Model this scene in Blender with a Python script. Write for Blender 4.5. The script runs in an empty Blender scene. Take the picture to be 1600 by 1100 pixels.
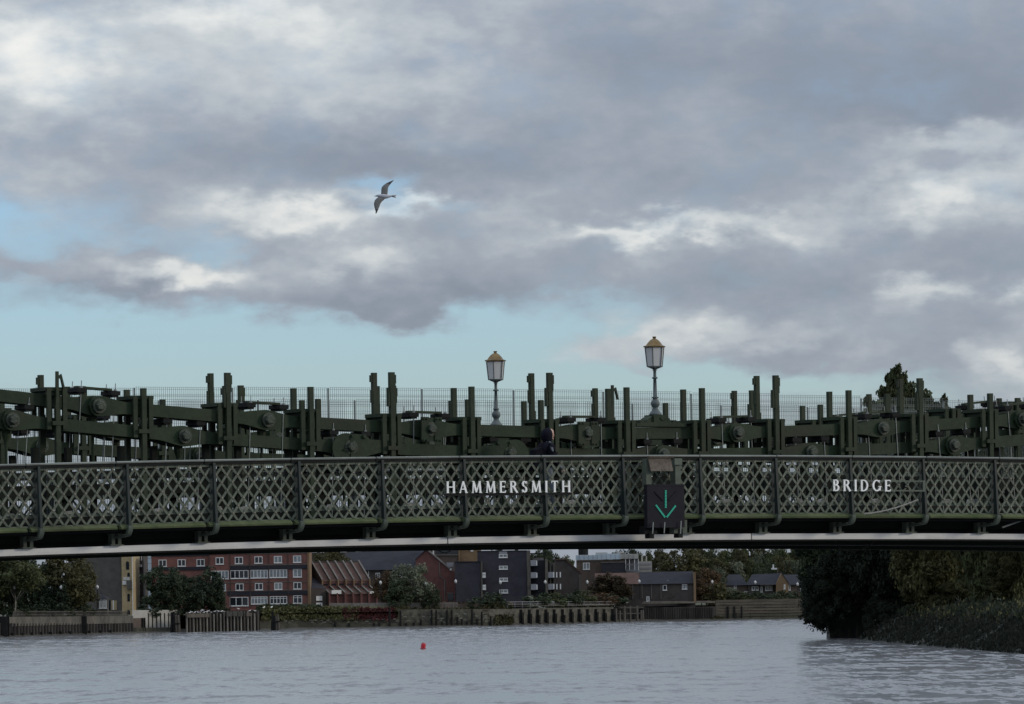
import bpy, bmesh, math, random
import numpy as np
from mathutils import Vector, Matrix

random.seed(7)
rng = np.random.default_rng(7)
scene = bpy.context.scene
COL = scene.collection
PI = math.pi

# ------------------------------------------------------------------ camera
FOC = 7800.0            # focal length in photo pixels (1600 wide)
CAM_H = 9.0             # camera height over the low-tide water
HOR = 910.0             # photo row of the horizon at the middle column
ROLL = math.radians(0.8)
cam = bpy.data.cameras.new("camera")
cam.sensor_width = 36.0
cam.lens = 36.0 * FOC / 1600.0
cam.shift_y = (HOR - 550.0) / 1600.0
cam.clip_start = 1.0
cam.clip_end = 20000.0
cam_ob = bpy.data.objects.new("camera", cam)
COL.objects.link(cam_ob)
cam_ob.matrix_world = Matrix.Translation((0, 0, CAM_H)) @ Matrix.Rotation(PI / 2, 4, 'X') @ Matrix.Rotation(-ROLL, 4, 'Z')
# the roll turns the picture about the principal point; keep the shift along the rolled axes
scene.camera = cam_ob

# ------------------------------------------------------------------ sun and sky
SUN_EL, SUN_AZ = math.radians(15), math.radians(97)     # azimuth clockwise from +Y: low on the right, veiled by cloud
sd = Vector((math.sin(SUN_AZ) * math.cos(SUN_EL), math.cos(SUN_AZ) * math.cos(SUN_EL), math.sin(SUN_EL)))
sun = bpy.data.lights.new("sun", 'SUN')
sun.energy = 1.1
sun.angle = math.radians(10)
sun.color = (1.0, 0.89, 0.74)
sun_ob = bpy.data.objects.new("sun", sun)
COL.objects.link(sun_ob)
sun_ob.rotation_euler = sd.to_track_quat('Z', 'Y').to_euler()
sun_ob.location = (200, 100, 120)

world = bpy.data.worlds.new("World")
scene.world = world
world.use_nodes = True
WT = world.node_tree
WT.nodes.clear()


class NT:
    """tiny helper for building shader maths"""
    def __init__(s, tree):
        s.t = tree

    def n(s, typ, **kw):
        nd = s.t.nodes.new(typ)
        for k, v in kw.items():
            setattr(nd, k, v)
        return nd

    def put(s, sock, val):
        if isinstance(val, bpy.types.NodeSocket):
            s.t.links.new(val, sock)
        else:
            sock.default_value = val

    def m(s, op, a, b=0.0, c=0.0, clamp=False):
        nd = s.n('ShaderNodeMath', operation=op, use_clamp=clamp)
        s.put(nd.inputs[0], a)
        s.put(nd.inputs[1], b)
        s.put(nd.inputs[2], c)
        return nd.outputs[0]

    def mix(s, f, a, b):
        nd = s.n('ShaderNodeMix', data_type='RGBA')
        s.put(nd.inputs[0], f)
        s.put(nd.inputs[6], a)
        s.put(nd.inputs[7], b)
        return nd.outputs[2]

    def step(s, x, lo, hi):
        nd = s.n('ShaderNodeMapRange', interpolation_type='SMOOTHSTEP')
        s.put(nd.inputs[0], x)
        nd.inputs[1].default_value = lo
        nd.inputs[2].default_value = hi
        return nd.outputs[0]

    def noise(s, vec, scale, detail=4.0, rough=0.55, dim='3D', dist=0.0):
        nd = s.n('ShaderNodeTexNoise', noise_dimensions=dim)
        if vec is not None:
            s.put(nd.inputs['Vector'], vec)
        nd.inputs['Scale'].default_value = scale
        nd.inputs['Detail'].default_value = detail
        nd.inputs['Roughness'].default_value = rough
        nd.inputs['Distortion'].default_value = dist
        return nd.outputs[0]


SKY_GAIN = 0.1
W = NT(WT)
tc = W.n('ShaderNodeTexCoord')
sep = W.n('ShaderNodeSeparateXYZ')
WT.links.new(tc.outputs['Generated'], sep.inputs[0])
az = W.m('ARCTAN2', sep.outputs[0], sep.outputs[1])
el = W.m('ARCSINE', sep.outputs[2])
# degrees, so that cloud sizes below read as angles on the sky
AZ = W.m('MULTIPLY', az, 180 / PI)
EL = W.m('MULTIPLY', el, 180 / PI)
comb = W.n('ShaderNodeCombineXYZ')
W.put(comb.inputs[0], W.m('MULTIPLY', AZ, 0.62))
W.put(comb.inputs[1], W.m('MULTIPLY', EL, 1.15))
wv = comb.outputs[0]


def offset(vec, o):
    nd = W.n('ShaderNodeVectorMath', operation='ADD')
    WT.links.new(vec, nd.inputs[0])
    nd.inputs[1].default_value = o
    return nd.outputs[0]


n1 = W.noise(offset(wv, (3.1, 7.7, 0)), 0.9, 5, 0.55)
n2 = W.noise(offset(wv, (13.1, 2.3, 5)), 0.9, 5, 0.55)
n3 = W.noise(offset(wv, (31.0, 9.4, 2)), 2.2, 5, 0.5)
n4 = W.noise(offset(wv, (1.4, 19.7, 8)), 1.1, 5, 0.5)
n5 = W.noise(offset(wv, (5.9, 4.1, 3)), 5.5, 4, 0.5)
n6 = W.noise(offset(wv, (43.1, 1.7, 6)), 3.6, 4, 0.5)
n7 = W.noise(offset(wv, (8.1, 33.3, 1)), 3.6, 4, 0.5)
wx = W.m('ADD', W.m('ADD', AZ, W.m('MULTIPLY', W.m('SUBTRACT', n1, 0.5), 1.7)), W.m('MULTIPLY', W.m('SUBTRACT', n6, 0.5), 1.1))
wy = W.m('ADD', W.m('ADD', EL, W.m('MULTIPLY', W.m('SUBTRACT', n2, 0.5), 0.8)), W.m('MULTIPLY', W.m('SUBTRACT', n7, 0.5), 0.55))


def px2ang(px, py):
    dx, dy = px - 800.0, HOR - py
    c, s_ = math.cos(ROLL), math.sin(ROLL)
    X, Y = dx * c + dy * s_, -dx * s_ + dy * c
    return math.degrees(math.atan2(X, FOC)), math.degrees(math.atan2(Y, math.hypot(FOC, X)))


def blob(px, py, rx, ry, amp):
    """a soft elliptical bank of cloud (or a gap) at a fixed bearing and elevation"""
    a0, e0 = px2ang(px, py)
    ra, re = math.degrees(rx / FOC), math.degrees(ry / FOC)
    a = W.m('MULTIPLY', W.m('SUBTRACT', wx, a0), 1 / ra)
    e = W.m('MULTIPLY', W.m('SUBTRACT', wy, e0), 1 / re)
    r2 = W.m('ADD', W.m('MULTIPLY', a, a), W.m('MULTIPLY', e, e))
    return W.m('MULTIPLY', W.m('POWER', math.e, W.m('MULTIPLY', r2, -1.0)), amp)


def total(items):
    acc = None
    for it in items:
        b = blob(*it)
        acc = b if acc is None else W.m('ADD', acc, b)
    return acc


GAPS = [(-60, 335, 190, 55, -0.85), (590, 288, 60, 16, -0.60), (350, 395, 90, 26, -0.55), (180, 372, 120, 22, -0.35), (60, 440, 120, 30, -0.5),
        (120, 545, 460, 62, -1.05), (520, 550, 360, 48, -0.95), (860, 515, 200, 36, -0.60), (1000, 590, 260, 34, -0.55),
        (760, 610, 900, 40, -0.50), (800, 690, 1100, 70, -0.55), (-300, 520, 300, 80, -0.6), (1330, 600, 260, 30, -0.40), (640, 318, 110, 16, -0.35), (950, 470, 160, 20, -0.30), (945, 545, 110, 26, 0.50), (1065, 520, 110, 36, 0.45), (1260, 565, 220, 34, 0.40), (470, 520, 180, 14, 0.22), (1560, 590, 120, 40, 0.4),
        (225, 440, 120, 30, 0.60), (620, 470, 150, 28, 0.70), (560, 405, 190, 36, 0.40), (20, 408, 80, 20, 0.35), (470, 330, 110, 30, 0.25)]
BRIGHT = [(250, 110, 520, 150, 0.20), (1400, 110, 480, 120, -0.16), (300, 330, 420, 60, 0.06),
          (40, 95, 150, 70, 0.40), (330, 15, 170, 40, 0.30), (470, 335, 130, 26, 0.46), (640, 314, 60, 14, 0.42),
          (560, 400, 75, 22, 0.30), (285, 432, 75, 28, 0.60), (990, 362, 125, 18, 0.44), (1445, 310, 115, 38, 0.50),
          (1500, 212, 90, 24, 0.38), (1440, 452, 50, 18, 0.34), (1585, 456, 45, 18, 0.36), (1040, 515, 140, 34, 0.34),
          (1180, 355, 140, 20, 0.26), (1600, 250, 60, 60, 0.30), (540, 100, 190, 60, 0.12), (860, 565, 140, 26, 0.30), (1590, 570, 60, 30, 0.35), (1250, 520, 160, 24, 0.16),
          (620, 475, 180, 30, -0.26), (200, 464, 110, 20, -0.26), (650, 255, 260, 44, -0.26), (330, 240, 260, 50, -0.16),
          (1500, 150, 260, 60, -0.24), (1150, 70, 320, 60, -0.22), (1250, 430, 240, 36, -0.14), (880, 230, 220, 50, -0.06)]
cover = W.m('ADD', 1.04, total(GAPS))
cover = W.m('ADD', cover, W.m('MULTIPLY', W.m('SUBTRACT', n3, 0.5), 0.8))
cover = W.m('ADD', cover, W.m('MULTIPLY', W.m('SUBTRACT', n5, 0.5), 0.28))
covF = W.step(cover, 0.06, 1.12)
bri = W.m('ADD', 0.35, total(BRIGHT))
bri = W.m('ADD', bri, W.m('MULTIPLY', W.m('SUBTRACT', n4, 0.5), 0.60))
bri = W.m('ADD', bri, W.m('MULTIPLY', W.m('SUBTRACT', n3, 0.5), 0.30))
bri = W.m('ADD', bri, W.m('MULTIPLY', W.m('SUBTRACT', n5, 0.5), 0.22))
briF = W.step(bri, -0.05, 1.15)
ramp = W.n('ShaderNodeValToRGB')
WT.links.new(briF, ramp.inputs[0])
cr = ramp.color_ramp
g = 1.0 / SKY_GAIN
CLOUD_STOPS = [(0.0, (.228, .266, .325)), (0.30, (.328, .364, .420)), (0.62, (.490, .530, .558)), (1.0, (.80, .80, .77))]
while len(cr.elements) < 4:
    cr.elements.new(0.5)
for e_, (p_, c_) in zip(cr.elements, CLOUD_STOPS):
    e_.position = p_
    e_.color = (c_[0], c_[1], c_[2], 1)
cloud = W.n('ShaderNodeVectorMath', operation='SCALE')
WT.links.new(ramp.outputs[0], cloud.inputs[0])
# overcast sky: brighter towards the zenith (CIE overcast distribution)
W.put(cloud.inputs[3], W.m('MULTIPLY', W.m('ADD', W.m('MULTIPLY', W.m('MAXIMUM', sep.outputs[2], 0.0), 2.0), 0.95), g))
sky = W.n('ShaderNodeTexSky', sky_type='NISHITA', sun_disc=False, sun_elevation=SUN_EL, sun_rotation=SUN_AZ,
          air_density=1.0, dust_density=0.6, ozone_density=2.5, altitude=20)
tint = W.n('ShaderNodeMix', data_type='RGBA', blend_type='MULTIPLY')
tint.inputs[0].default_value = 1.0
WT.links.new(sky.outputs[0], tint.inputs[6])
SKY_TINT = (1.22, 1.44, 1.95, 1)
tint.inputs[7].default_value = SKY_TINT
skyc = W.mix(covF, tint.outputs[2], cloud.outputs[0])
bg = W.n('ShaderNodeBackground')
WT.links.new(skyc, bg.inputs[0])
bg.inputs[1].default_value = SKY_GAIN
wo = W.n('ShaderNodeOutputWorld')
WT.links.new(bg.outputs[0], wo.inputs[0])

scene.view_settings.view_transform = 'Standard'
scene.view_settings.look = 'None'
scene.view_settings.exposure = 0.0
scene.view_settings.gamma = 1.0
scene.view_settings.use_curve_mapping = False
scene.render.engine = 'CYCLES'
scene.cycles.max_bounces = 6
scene.cycles.use_denoising = True

# ------------------------------------------------------------------ measuring helpers
CR, SR = math.cos(ROLL), math.sin(ROLL)


def level(px, py):
    dx, dy = px - 800.0, HOR - py
    return dx * CR + dy * SR, -dx * SR + dy * CR


def at(px, py, d):
    """place seen at photo pixel (px, py), d metres ahead"""
    X, Y = level(px, py)
    return Vector((X / FOC * d, d, CAM_H + Y / FOC * d))


def water_depth(px, py):
    return CAM_H * FOC / -level(px, py)[1]


TH = math.radians(31)
D0 = 100.0


def bridge_sz(px, py, off=0.0):
    """station along the bridge and height of a pixel on the upright plane `off` metres behind the near parapet"""
    X, Y = level(px, py)
    u, v = X / FOC, Y / FOC
    t = (D0 * math.cos(TH) + off) / (math.cos(TH) - u * math.sin(TH))
    return t * u * math.cos(TH) + (t - D0) * math.sin(TH), CAM_H + t * v


def bridge_pt(s, n, z):
    return Vector((s * math.cos(TH) - n * math.sin(TH), D0 + s * math.sin(TH) + n * math.cos(TH), z))


# ------------------------------------------------------------------ mesh helpers
class MB:
    def __init__(s):
        s.v, s.f, s.mi = [], [], []

    def add(s, vs, fs, mi=0):
        b = len(s.v)
        s.v.extend([tuple(p) for p in vs])
        s.f.extend([tuple(b + i for i in q) for q in fs])
        s.mi.extend([mi] * len(fs))
        return s

    def box(s, x0, x1, y0, y1, z0, z1, mi=0):
        vs = [(x0, y0, z0), (x1, y0, z0), (x1, y1, z0), (x0, y1, z0), (x0, y0, z1), (x1, y0, z1), (x1, y1, z1), (x0, y1, z1)]
        return s.add(vs, [(0, 3, 2, 1), (4, 5, 6, 7), (0, 1, 5, 4), (1, 2, 6, 5), (2, 3, 7, 6), (3, 0, 4, 7)], mi)

    def prism(s, poly, y0, y1, mi=0, axis='y'):
        """polygon in x,z swept along y (or in y,z swept along x)"""
        n = len(poly)
        if axis == 'y':
            vs = [(p[0], y0, p[1]) for p in poly] + [(p[0], y1, p[1]) for p in poly]
        elif axis == 'x':
            vs = [(y0, p[0], p[1]) for p in poly] + [(y1, p[0], p[1]) for p in poly]
        else:
            vs = [(p[0], p[1], y0) for p in poly] + [(p[0], p[1], y1) for p in poly]
        fs = [tuple(range(n))[::-1], tuple(range(n, 2 * n))] + [(i, (i + 1) % n, n + (i + 1) % n, n + i) for i in range(n)]
        return s.add(vs, fs, mi)

    def bar(s, p0, p1, w, h=None, mi=0, up=(0, 0, 1)):
        """square bar from p0 to p1"""
        p0, p1 = Vector(p0), Vector(p1)
        h = h or w
        d = (p1 - p0).normalized()
        u = Vector(up)
        if abs(d.dot(u)) > 0.99:
            u = Vector((1, 0, 0))
        a = d.cross(u).normalized() * (w / 2)
        b = a.cross(d).normalized() * (h / 2)
        vs = [p0 - a - b, p0 + a - b, p0 + a + b, p0 - a + b, p1 - a - b, p1 + a - b, p1 + a + b, p1 - a + b]
        return s.add(vs, [(0, 1, 2, 3), (4, 7, 6, 5), (0, 4, 5, 1), (1, 5, 6, 2), (2, 6, 7, 3), (3, 7, 4, 0)], mi)

    def tube(s, pts, rad, k=8, mi=0, cap=True):
        pts = [Vector(p) for p in pts]
        if not hasattr(rad, '__len__'):
            rad = [rad] * len(pts)
        vs, fs = [], []
        for i, p in enumerate(pts):
            d = (pts[min(i + 1, len(pts) - 1)] - pts[max(i - 1, 0)]).normalized()
            u = Vector((0, 0, 1)) if abs(d.z) < 0.95 else Vector((0, 1, 0))
            a = d.cross(u).normalized()
            b = a.cross(d).normalized()
            for j in range(k):
                t = 2 * PI * j / k
                vs.append(p + (a * math.cos(t) + b * math.sin(t)) * rad[i])
        for i in range(len(pts) - 1):
            for j in range(k):
                fs.append((i * k + j, i * k + (j + 1) % k, (i + 1) * k + (j + 1) % k, (i + 1) * k + j))
        if cap:
            fs.append(tuple(range(k))[::-1])
            fs.append(tuple(range((len(pts) - 1) * k, len(pts) * k)))
        return s.add(vs, fs, mi)

    def lathe(s, prof, k=12, c=(0, 0, 0), mi=0):
        """profile of (radius, z) turned about z"""
        vs, fs = [], []
        for r, z in prof:
            for j in range(k):
                t = 2 * PI * (j + 0.5) / k
                vs.append((c[0] + r * math.cos(t), c[1] + r * math.sin(t), c[2] + z))
        n = len(prof)
        for i in range(n - 1):
            for j in range(k):
                fs.append((i * k + j, i * k + (j + 1) % k, (i + 1) * k + (j + 1) % k, (i + 1) * k + j))
        fs.append(tuple(range(k))[::-1])
        fs.append(tuple(range((n - 1) * k, n * k)))
        return s.add(vs, fs, mi)

    def mesh(s, name, mats, smooth=False):
        me = bpy.data.meshes.new(name)
        me.from_pydata(s.v, [], s.f)
        for m_ in (mats if isinstance(mats, (list, tuple)) else [mats]):
            me.materials.append(m_)
        me.polygons.foreach_set('material_index', s.mi)
        if smooth:
            me.polygons.foreach_set('use_smooth', [True] * len(s.f))
        me.update()
        bm = bmesh.new()
        bm.from_mesh(me)
        bmesh.ops.recalc_face_normals(bm, faces=bm.faces)
        bm.to_mesh(me)
        bm.free()
        return me

    def build(s, name, mats, parent=None, loc=(0, 0, 0), rot=(0, 0, 0), smooth=False):
        return place(name, s.mesh(name, mats, smooth), parent, loc, rot)


def place(name, me, parent=None, loc=(0, 0, 0), rot=(0, 0, 0), scale=None):
    o = bpy.data.objects.new(name, me)
    COL.objects.link(o)
    o.location = loc
    o.rotation_euler = rot
    if scale is not None:
        o.scale = scale
    if parent is not None:
        o.parent = parent
    return o


def tag(o, label=None, cat=None, group=None, kind=None):
    if label:
        o['label'] = label
    if cat:
        o['category'] = cat
    if group:
        o['group'] = group
    if kind:
        o['kind'] = kind
    return o


def thing(name, label, cat, loc=(0, 0, 0), rz=0.0, group=None):
    return tag(place(name, None, None, loc, (0, 0, rz)), label, cat, group)


# ------------------------------------------------------------------ materials
MATS = {}


def mat(name, col, rough=0.7, var=0.18, scale=2.0, metal=0.0, bump=0.0, spec=0.4, emit=None, streak=None, col2=None, coord='Object', bscale=None, grime=0.0, grime_col=(.035, .030, .022)):
    """painted / weathered surface: base colour broken up by two noises, optional wear colour and relief"""
    if name in MATS:
        return MATS[name]
    m_ = bpy.data.materials.new(name)
    m_.use_nodes = True
    t = m_.node_tree
    h = NT(t)
    b = t.nodes['Principled BSDF']
    co = h.n('ShaderNodeNewGeometry').outputs['Position']     # world space, so that alike pieces do not repeat
    pos = co
    if streak:
        mp = h.n('ShaderNodeMapping')
        t.links.new(co, mp.inputs[0])
        mp.inputs['Scale'].default_value = streak
        co = mp.outputs[0]
    a = h.noise(co, scale, 5, 0.6)
    b2 = h.noise(co, scale * 6.3, 4, 0.6)
    f = h.m('ADD', h.m('MULTIPLY', a, 0.65), h.m('MULTIPLY', b2, 0.35))
    f = h.step(f, 0.32, 0.68)
    lo = tuple(c * (1 - var) for c in col) + (1,)
    hi = (tuple(col2) if col2 else tuple(min(1, c * (1 + var)) for c in col)) + (1,)
    colr = h.mix(f, lo, hi)
    if grime:
        gf = h.m('MULTIPLY', h.step(h.noise(pos, .9, 6, .65), .46, .72), grime)
        colr = h.mix(gf, colr, grime_col + (1,))
    t.links.new(colr, b.inputs['Base Color'])
    b.inputs['Roughness'].default_value = rough
    b.inputs['Metallic'].default_value = metal
    b.inputs['Specular IOR Level'].default_value = spec
    if bump:
        bp = h.n('ShaderNodeBump')
        bp.inputs['Strength'].default_value = bump
        bp.inputs['Distance'].default_value = 0.05
        t.links.new(h.noise(co, bscale or scale * 8, 4, 0.6), bp.inputs['Height'])
        t.links.new(bp.outputs[0], b.inputs['Normal'])
    if emit:
        b.inputs['Emission Color'].default_value = emit[0] + (1,)
        b.inputs['Emission Strength'].default_value = emit[1]
    MATS[name] = m_
    return m_


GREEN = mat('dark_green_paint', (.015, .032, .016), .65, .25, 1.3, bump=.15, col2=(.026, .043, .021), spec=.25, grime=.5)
GREEN2 = mat('dark_green_post_paint', (.019, .034, .018), .65, .25, 2.0, col2=(.031, .045, .024), spec=.25, grime=.5)
BLUEGREEN = mat('blue_green_paint', (.016, .025, .024), .55, .2, 1.5, spec=.3)
LATT = mat('weathered_lattice_paint', (.092, .118, .090), .62, .28, 2.5, col2=(.145, .165, .128), spec=.25, grime=.55, grime_col=(.045, .042, .030))
RIVET = mat('rivet_paint', (.21, .185, .14), .6, .3, 5.0)
LEDGE = mat('mossy_ledge_paint', (.072, .104, .042), .8, .3, 1.2, bump=.2, col2=(.115, .132, .066), spec=.2, grime=.5)
RAILM = mat('worn_handrail_paint', (.185, .20, .18), .5, .25, .8)
WHITE = mat('white_fascia_paint', (.80, .81, .81), .5, .12, .5, streak=(.5, 1, 3), col2=(.86, .87, .87), grime=.35, grime_col=(.32, .31, .28))
CABLE = mat('black_cable', (.006, .006, .006), .9, .2, 5.0, spec=.1)
BLACK = mat('black_steel', (.012, .013, .013), .7, .3, 1.0, spec=.15)
DECKM = mat('dark_deck_steel', (.014, .017, .014), .8, .3, 1.0, spec=.12)  # deck's own steel; on stiffening girders, pipes and studs it paints in shade
BRACK = mat('bracket_paint', (.080, .100, .078), .65, .25, 2.0, grime=.5)
STEEL = mat('galvanised_steel', (.24, .26, .25), .4, .15, 3.0, metal=.3)
WIRE = mat('fence_wire', (.15, .18, .18), .5, .1, 1.0)
PINM = mat('worn_pin_paint', (.036, .048, .034), .55, .3, 3.0, bump=.3)
CONC = mat('concrete', (.33, .32, .29), .85, .25, .4, bump=.2)
DARKGREY = mat('sign_box_paint', (.018, .018, .023), .7, .12, 2.0, spec=.12)
RUST = mat('rusty_board', (.085, .066, .050), .85, .35, 3.0, bump=.3, col2=(.15, .125, .10))
GOLD = mat('gilded_metal', (.20, .135, .06), .38, .3, 4.0, metal=.7)
LAMPGLASS = mat('opal_glass', (.55, .55, .54), .25, .05, 1.0)
LAMPIRON = mat('lamp_iron_paint', (.085, .105, .105), .5, .2, 3.0)
LETTER = mat('white_letter_paint', (.86, .87, .85), .45, .05, 3.0)
ROPE = mat('pale_rope', (.34, .33, .29), .9, .2, 20)
LED = mat('lit_green_lamp', (.02, .25, .18), .4, .3, 14.0, emit=((.03, .50, .36), .26))
LEDOFF = mat('unlit_lamp_strip', (.018, .018, .022), .7, .2, 14.0, spec=.12)

# ================================================================== WATER AND LAND
def water_material():
    m_ = bpy.data.materials.new('river_water')
    m_.use_nodes = True
    t = m_.node_tree
    h = NT(t)
    b = t.nodes['Principled BSDF']
    b.inputs['Base Color'].default_value = (.145, .150, .157, 1)
    b.inputs['IOR'].default_value = 1.33
    b.inputs['Roughness'].default_value = .16
    geo = h.n('ShaderNodeNewGeometry').outputs['Position']

    def mapped(sc, rot=0.0):
        mp = h.n('ShaderNodeMapping')
        t.links.new(geo, mp.inputs[0])
        mp.inputs['Scale'].default_value = sc
        mp.inputs['Rotation'].default_value = (0, 0, rot)
        return mp.outputs[0]
    # slopes of the wave faces turned to the low viewpoint: chop, longer swell and wind patches
    chop = h.noise(mapped((.42, .085, 1), .03), 1.0, 4, .62)
    fine = h.noise(mapped((1.5, .26, 1), -.04), 1.0, 3, .6)
    swell = h.noise(mapped((.035, .050, 1), .02), 1.0, 3, .55)
    side = h.noise(mapped((.9, .20, 1), .08), 1.0, 3, .6)
    v = h.m('ADD', h.m('MULTIPLY', h.m('SUBTRACT', chop, .5), 1.5), h.m('MULTIPLY', h.m('SUBTRACT', fine, .5), .8))
    v = h.m('ADD', v, h.m('MULTIPLY', h.m('SUBTRACT', swell, .5), .85))
    s_ = h.m('MINIMUM', h.m('MAXIMUM', h.m('ADD', v, .015), .006), .55)
    cx = h.n('ShaderNodeCombineXYZ')
    t.links.new(h.m('MULTIPLY', h.m('SUBTRACT', side, .5), .42), cx.inputs[0])
    t.links.new(h.m('MULTIPLY', s_, -1.0), cx.inputs[1])
    cx.inputs[2].default_value = 1.0
    nm = h.n('ShaderNodeVectorMath', operation='NORMALIZE')
    t.links.new(cx.outputs[0], nm.inputs[0])
    t.links.new(nm.outputs[0], b.inputs['Normal'])
    return m_


WATER = water_material()
tag(MB().add([(-3000, -400, 0), (3000, -400, 0), (3000, 4000, 0), (-3000, 4000, 0)], [(0, 1, 2, 3)]).build('river', WATER), kind='structure')

# foot of the far river wall, measured along its waterline (photo pixels -> metres)
SHORE = [(-260, 1001), (0, 995.7), (215, 989), (300, 986.5), (460, 983), (760, 978), (1000, 971), (1270, 966)]
shore = []
for px_, py_ in SHORE:
    d_ = water_depth(px_, py_)
    shore.append((at(px_, py_, d_).x, d_))


def shore_d(px):
    xs = [p[0] for p in SHORE]
    return float(np.interp(px, xs, [p[1] for p in shore]))


def on_shore(px, back=0.0):
    """ground point of the river wall under photo column px, `back` metres behind the wall"""
    d = shore_d(px) + back
    return (px - 800.0) / FOC * d, d


GROUND = mat('far_bank_ground', (.075, .08, .05), .95, .35, .05, coord='Object')
g_ = MB()
LAND_Z = 3.3
for i in range(len(shore) - 1):
    (x0, y0), (x1, y1) = shore[i], shore[i + 1]
    g_.add([(x0, y0 + 1.2, LAND_Z), (x1, y1 + 1.2, LAND_Z), (x1 * 1.0, 4200, LAND_Z), (x0, 4200, LAND_Z)], [(0, 1, 2, 3)])
xr, yr = shore[-1]
g_.add([(xr, yr + 1.2, LAND_Z), (3000, yr + 500, LAND_Z), (3000, 4200, LAND_Z), (xr, 4200, LAND_Z)], [(0, 1, 2, 3)])
xl, yl = shore[0]
g_.add([(-3000, yl - 100, LAND_Z), (xl, yl + 1.2, LAND_Z), (xl, 4200, LAND_Z), (-3000, 4200, LAND_Z)], [(0, 1, 2, 3)])
tag(g_.build('ground', GROUND), kind='structure')

# ================================================================== FOLIAGE
def leaf_material(name, dark, light, scale=.35):
    m_ = bpy.data.materials.new(name)
    m_.use_nodes = True
    t = m_.node_tree
    h = NT(t)
    b = t.nodes['Principled BSDF']
    co = h.n('ShaderNodeTexCoord').outputs['Object']
    inf = h.n('ShaderNodeObjectInfo')
    at_ = h.n('ShaderNodeAttribute')
    at_.attribute_name = 'leaf'
    f = h.m('ADD', h.m('MULTIPLY', h.noise(co, scale, 3, .6), .8), h.m('MULTIPLY', at_.outputs['Fac'], .5))
    f = h.m('ADD', f, h.m('MULTIPLY', h.m('SUBTRACT', inf.outputs['Random'], .5), .3))
    c = h.mix(h.step(f, .30, 1.0), dark + (1,), light + (1,))
    t.links.new(c, b.inputs['Base Color'])
    b.inputs['Roughness'].default_value = .7
    b.inputs['Specular IOR Level'].default_value = .2
    tr = h.n('ShaderNodeBsdfTranslucent')
    t.links.new(c, tr.inputs[0])
    mx = h.n('ShaderNodeMixShader')
    mx.inputs[0].default_value = .22
    t.links.new(b.outputs[0], mx.inputs[1])
    t.links.new(tr.outputs[0], mx.inputs[2])
    t.links.new(mx.outputs[0], t.nodes['Material Output'].inputs[0])
    return m_


LEAF_DARK = leaf_material('dark_evergreen_leaves', (.022, .034, .022), (.060, .078, .040))
LEAF_MID = leaf_material('green_leaves', (.036, .046, .021), (.084, .096, .040))
LEAF_OLIVE = leaf_material('olive_autumn_leaves', (.042, .042, .020), (.088, .082, .036))
LEAF_BROWN = leaf_material('russet_autumn_leaves', (.055, .038, .022), (.150, .095, .050))
LEAF_OLIVE_D = leaf_material('deep_olive_leaves', (.034, .038, .016), (.105, .102, .042))
LEAF_BROWN_D = leaf_material('deep_russet_leaves', (.034, .026, .016), (.090, .066, .038))
LEAF_PALE = leaf_material('grey_green_willow_leaves', (.070, .082, .055), (.165, .180, .120))
LEAF_RED = leaf_material('crimson_creeper_leaves', (.040, .012, .013), (.088, .026, .026))
BARK = mat('bark', (.075, .062, .048), .9, .3, 2.0, bump=.4)
BARKP = mat('pale_bark', (.20, .19, .16), .9, .3, 2.0, bump=.4)


def crown_mesh(name, n_leaf, size, clumps, spread, leafmat, seed, hollow=.45, shape=None, stem=None):
    """leaf-sized faces gathered in clumps through a unit crown (radius 1, height -1..1)"""
    r = np.random.default_rng(seed)
    cs = []
    while len(cs) < clumps:
        p = r.uniform(-1, 1, 3)
        q = np.linalg.norm(p)
        if q > 1 or q < hollow * r.uniform(.2, 1):
            continue
        if shape is not None and not shape(p, r):
            continue
        cs.append(p)
    cs = np.array(cs)
    w = r.uniform(.4, 1.6, clumps)
    idx = r.choice(clumps, n_leaf, p=w / w.sum())
    sp = spread * r.uniform(.55, 1.3, clumps)[idx][:, None]
    dirs = r.normal(size=(n_leaf, 3))
    dirs /= np.linalg.norm(dirs, axis=1)[:, None]
    rad = r.uniform(0, 1, n_leaf)[:, None] ** .5
    pos = cs[idx] + dirs * rad * sp * np.array([1, 1, .75])
    # leaf frames, loosely facing outwards
    nrm = dirs * .8 + r.normal(size=(n_leaf, 3)) * .7 + np.array([0, 0, .35])
    nrm /= np.linalg.norm(nrm, axis=1)[:, None]
    a = np.cross(nrm, r.normal(size=(n_leaf, 3)))
    a /= np.linalg.norm(a, axis=1)[:, None]
    b = np.cross(nrm, a)
    sz = size * r.uniform(.6, 1.4, n_leaf)[:, None]
    wd = sz * r.uniform(.45, .8, n_leaf)[:, None]
    v = np.stack([pos - a * sz, pos - b * wd + nrm * sz * .15, pos + a * sz, pos + b * wd + nrm * sz * .15], 1).reshape(-1, 3)
    f = np.arange(n_leaf * 4).reshape(-1, 4)
    me = bpy.data.meshes.new(name)
    me.vertices.add(len(v))
    me.vertices.foreach_set('co', v.astype(np.float32).ravel())
    me.loops.add(n_leaf * 4)
    me.loops.foreach_set('vertex_index', f.ravel().astype(np.int32))
    me.polygons.add(n_leaf)
    me.polygons.foreach_set('loop_start', np.arange(0, n_leaf * 4, 4, dtype=np.int32))
    at_ = me.attributes.new('leaf', 'FLOAT', 'FACE')
    at_.data.foreach_set('value', (r.uniform(0, 1, n_leaf) * .6 + (w[idx] - .4) / 1.2 * .4).astype(np.float32))
    me.materials.append(leafmat)
    me.update()
    return me


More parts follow.
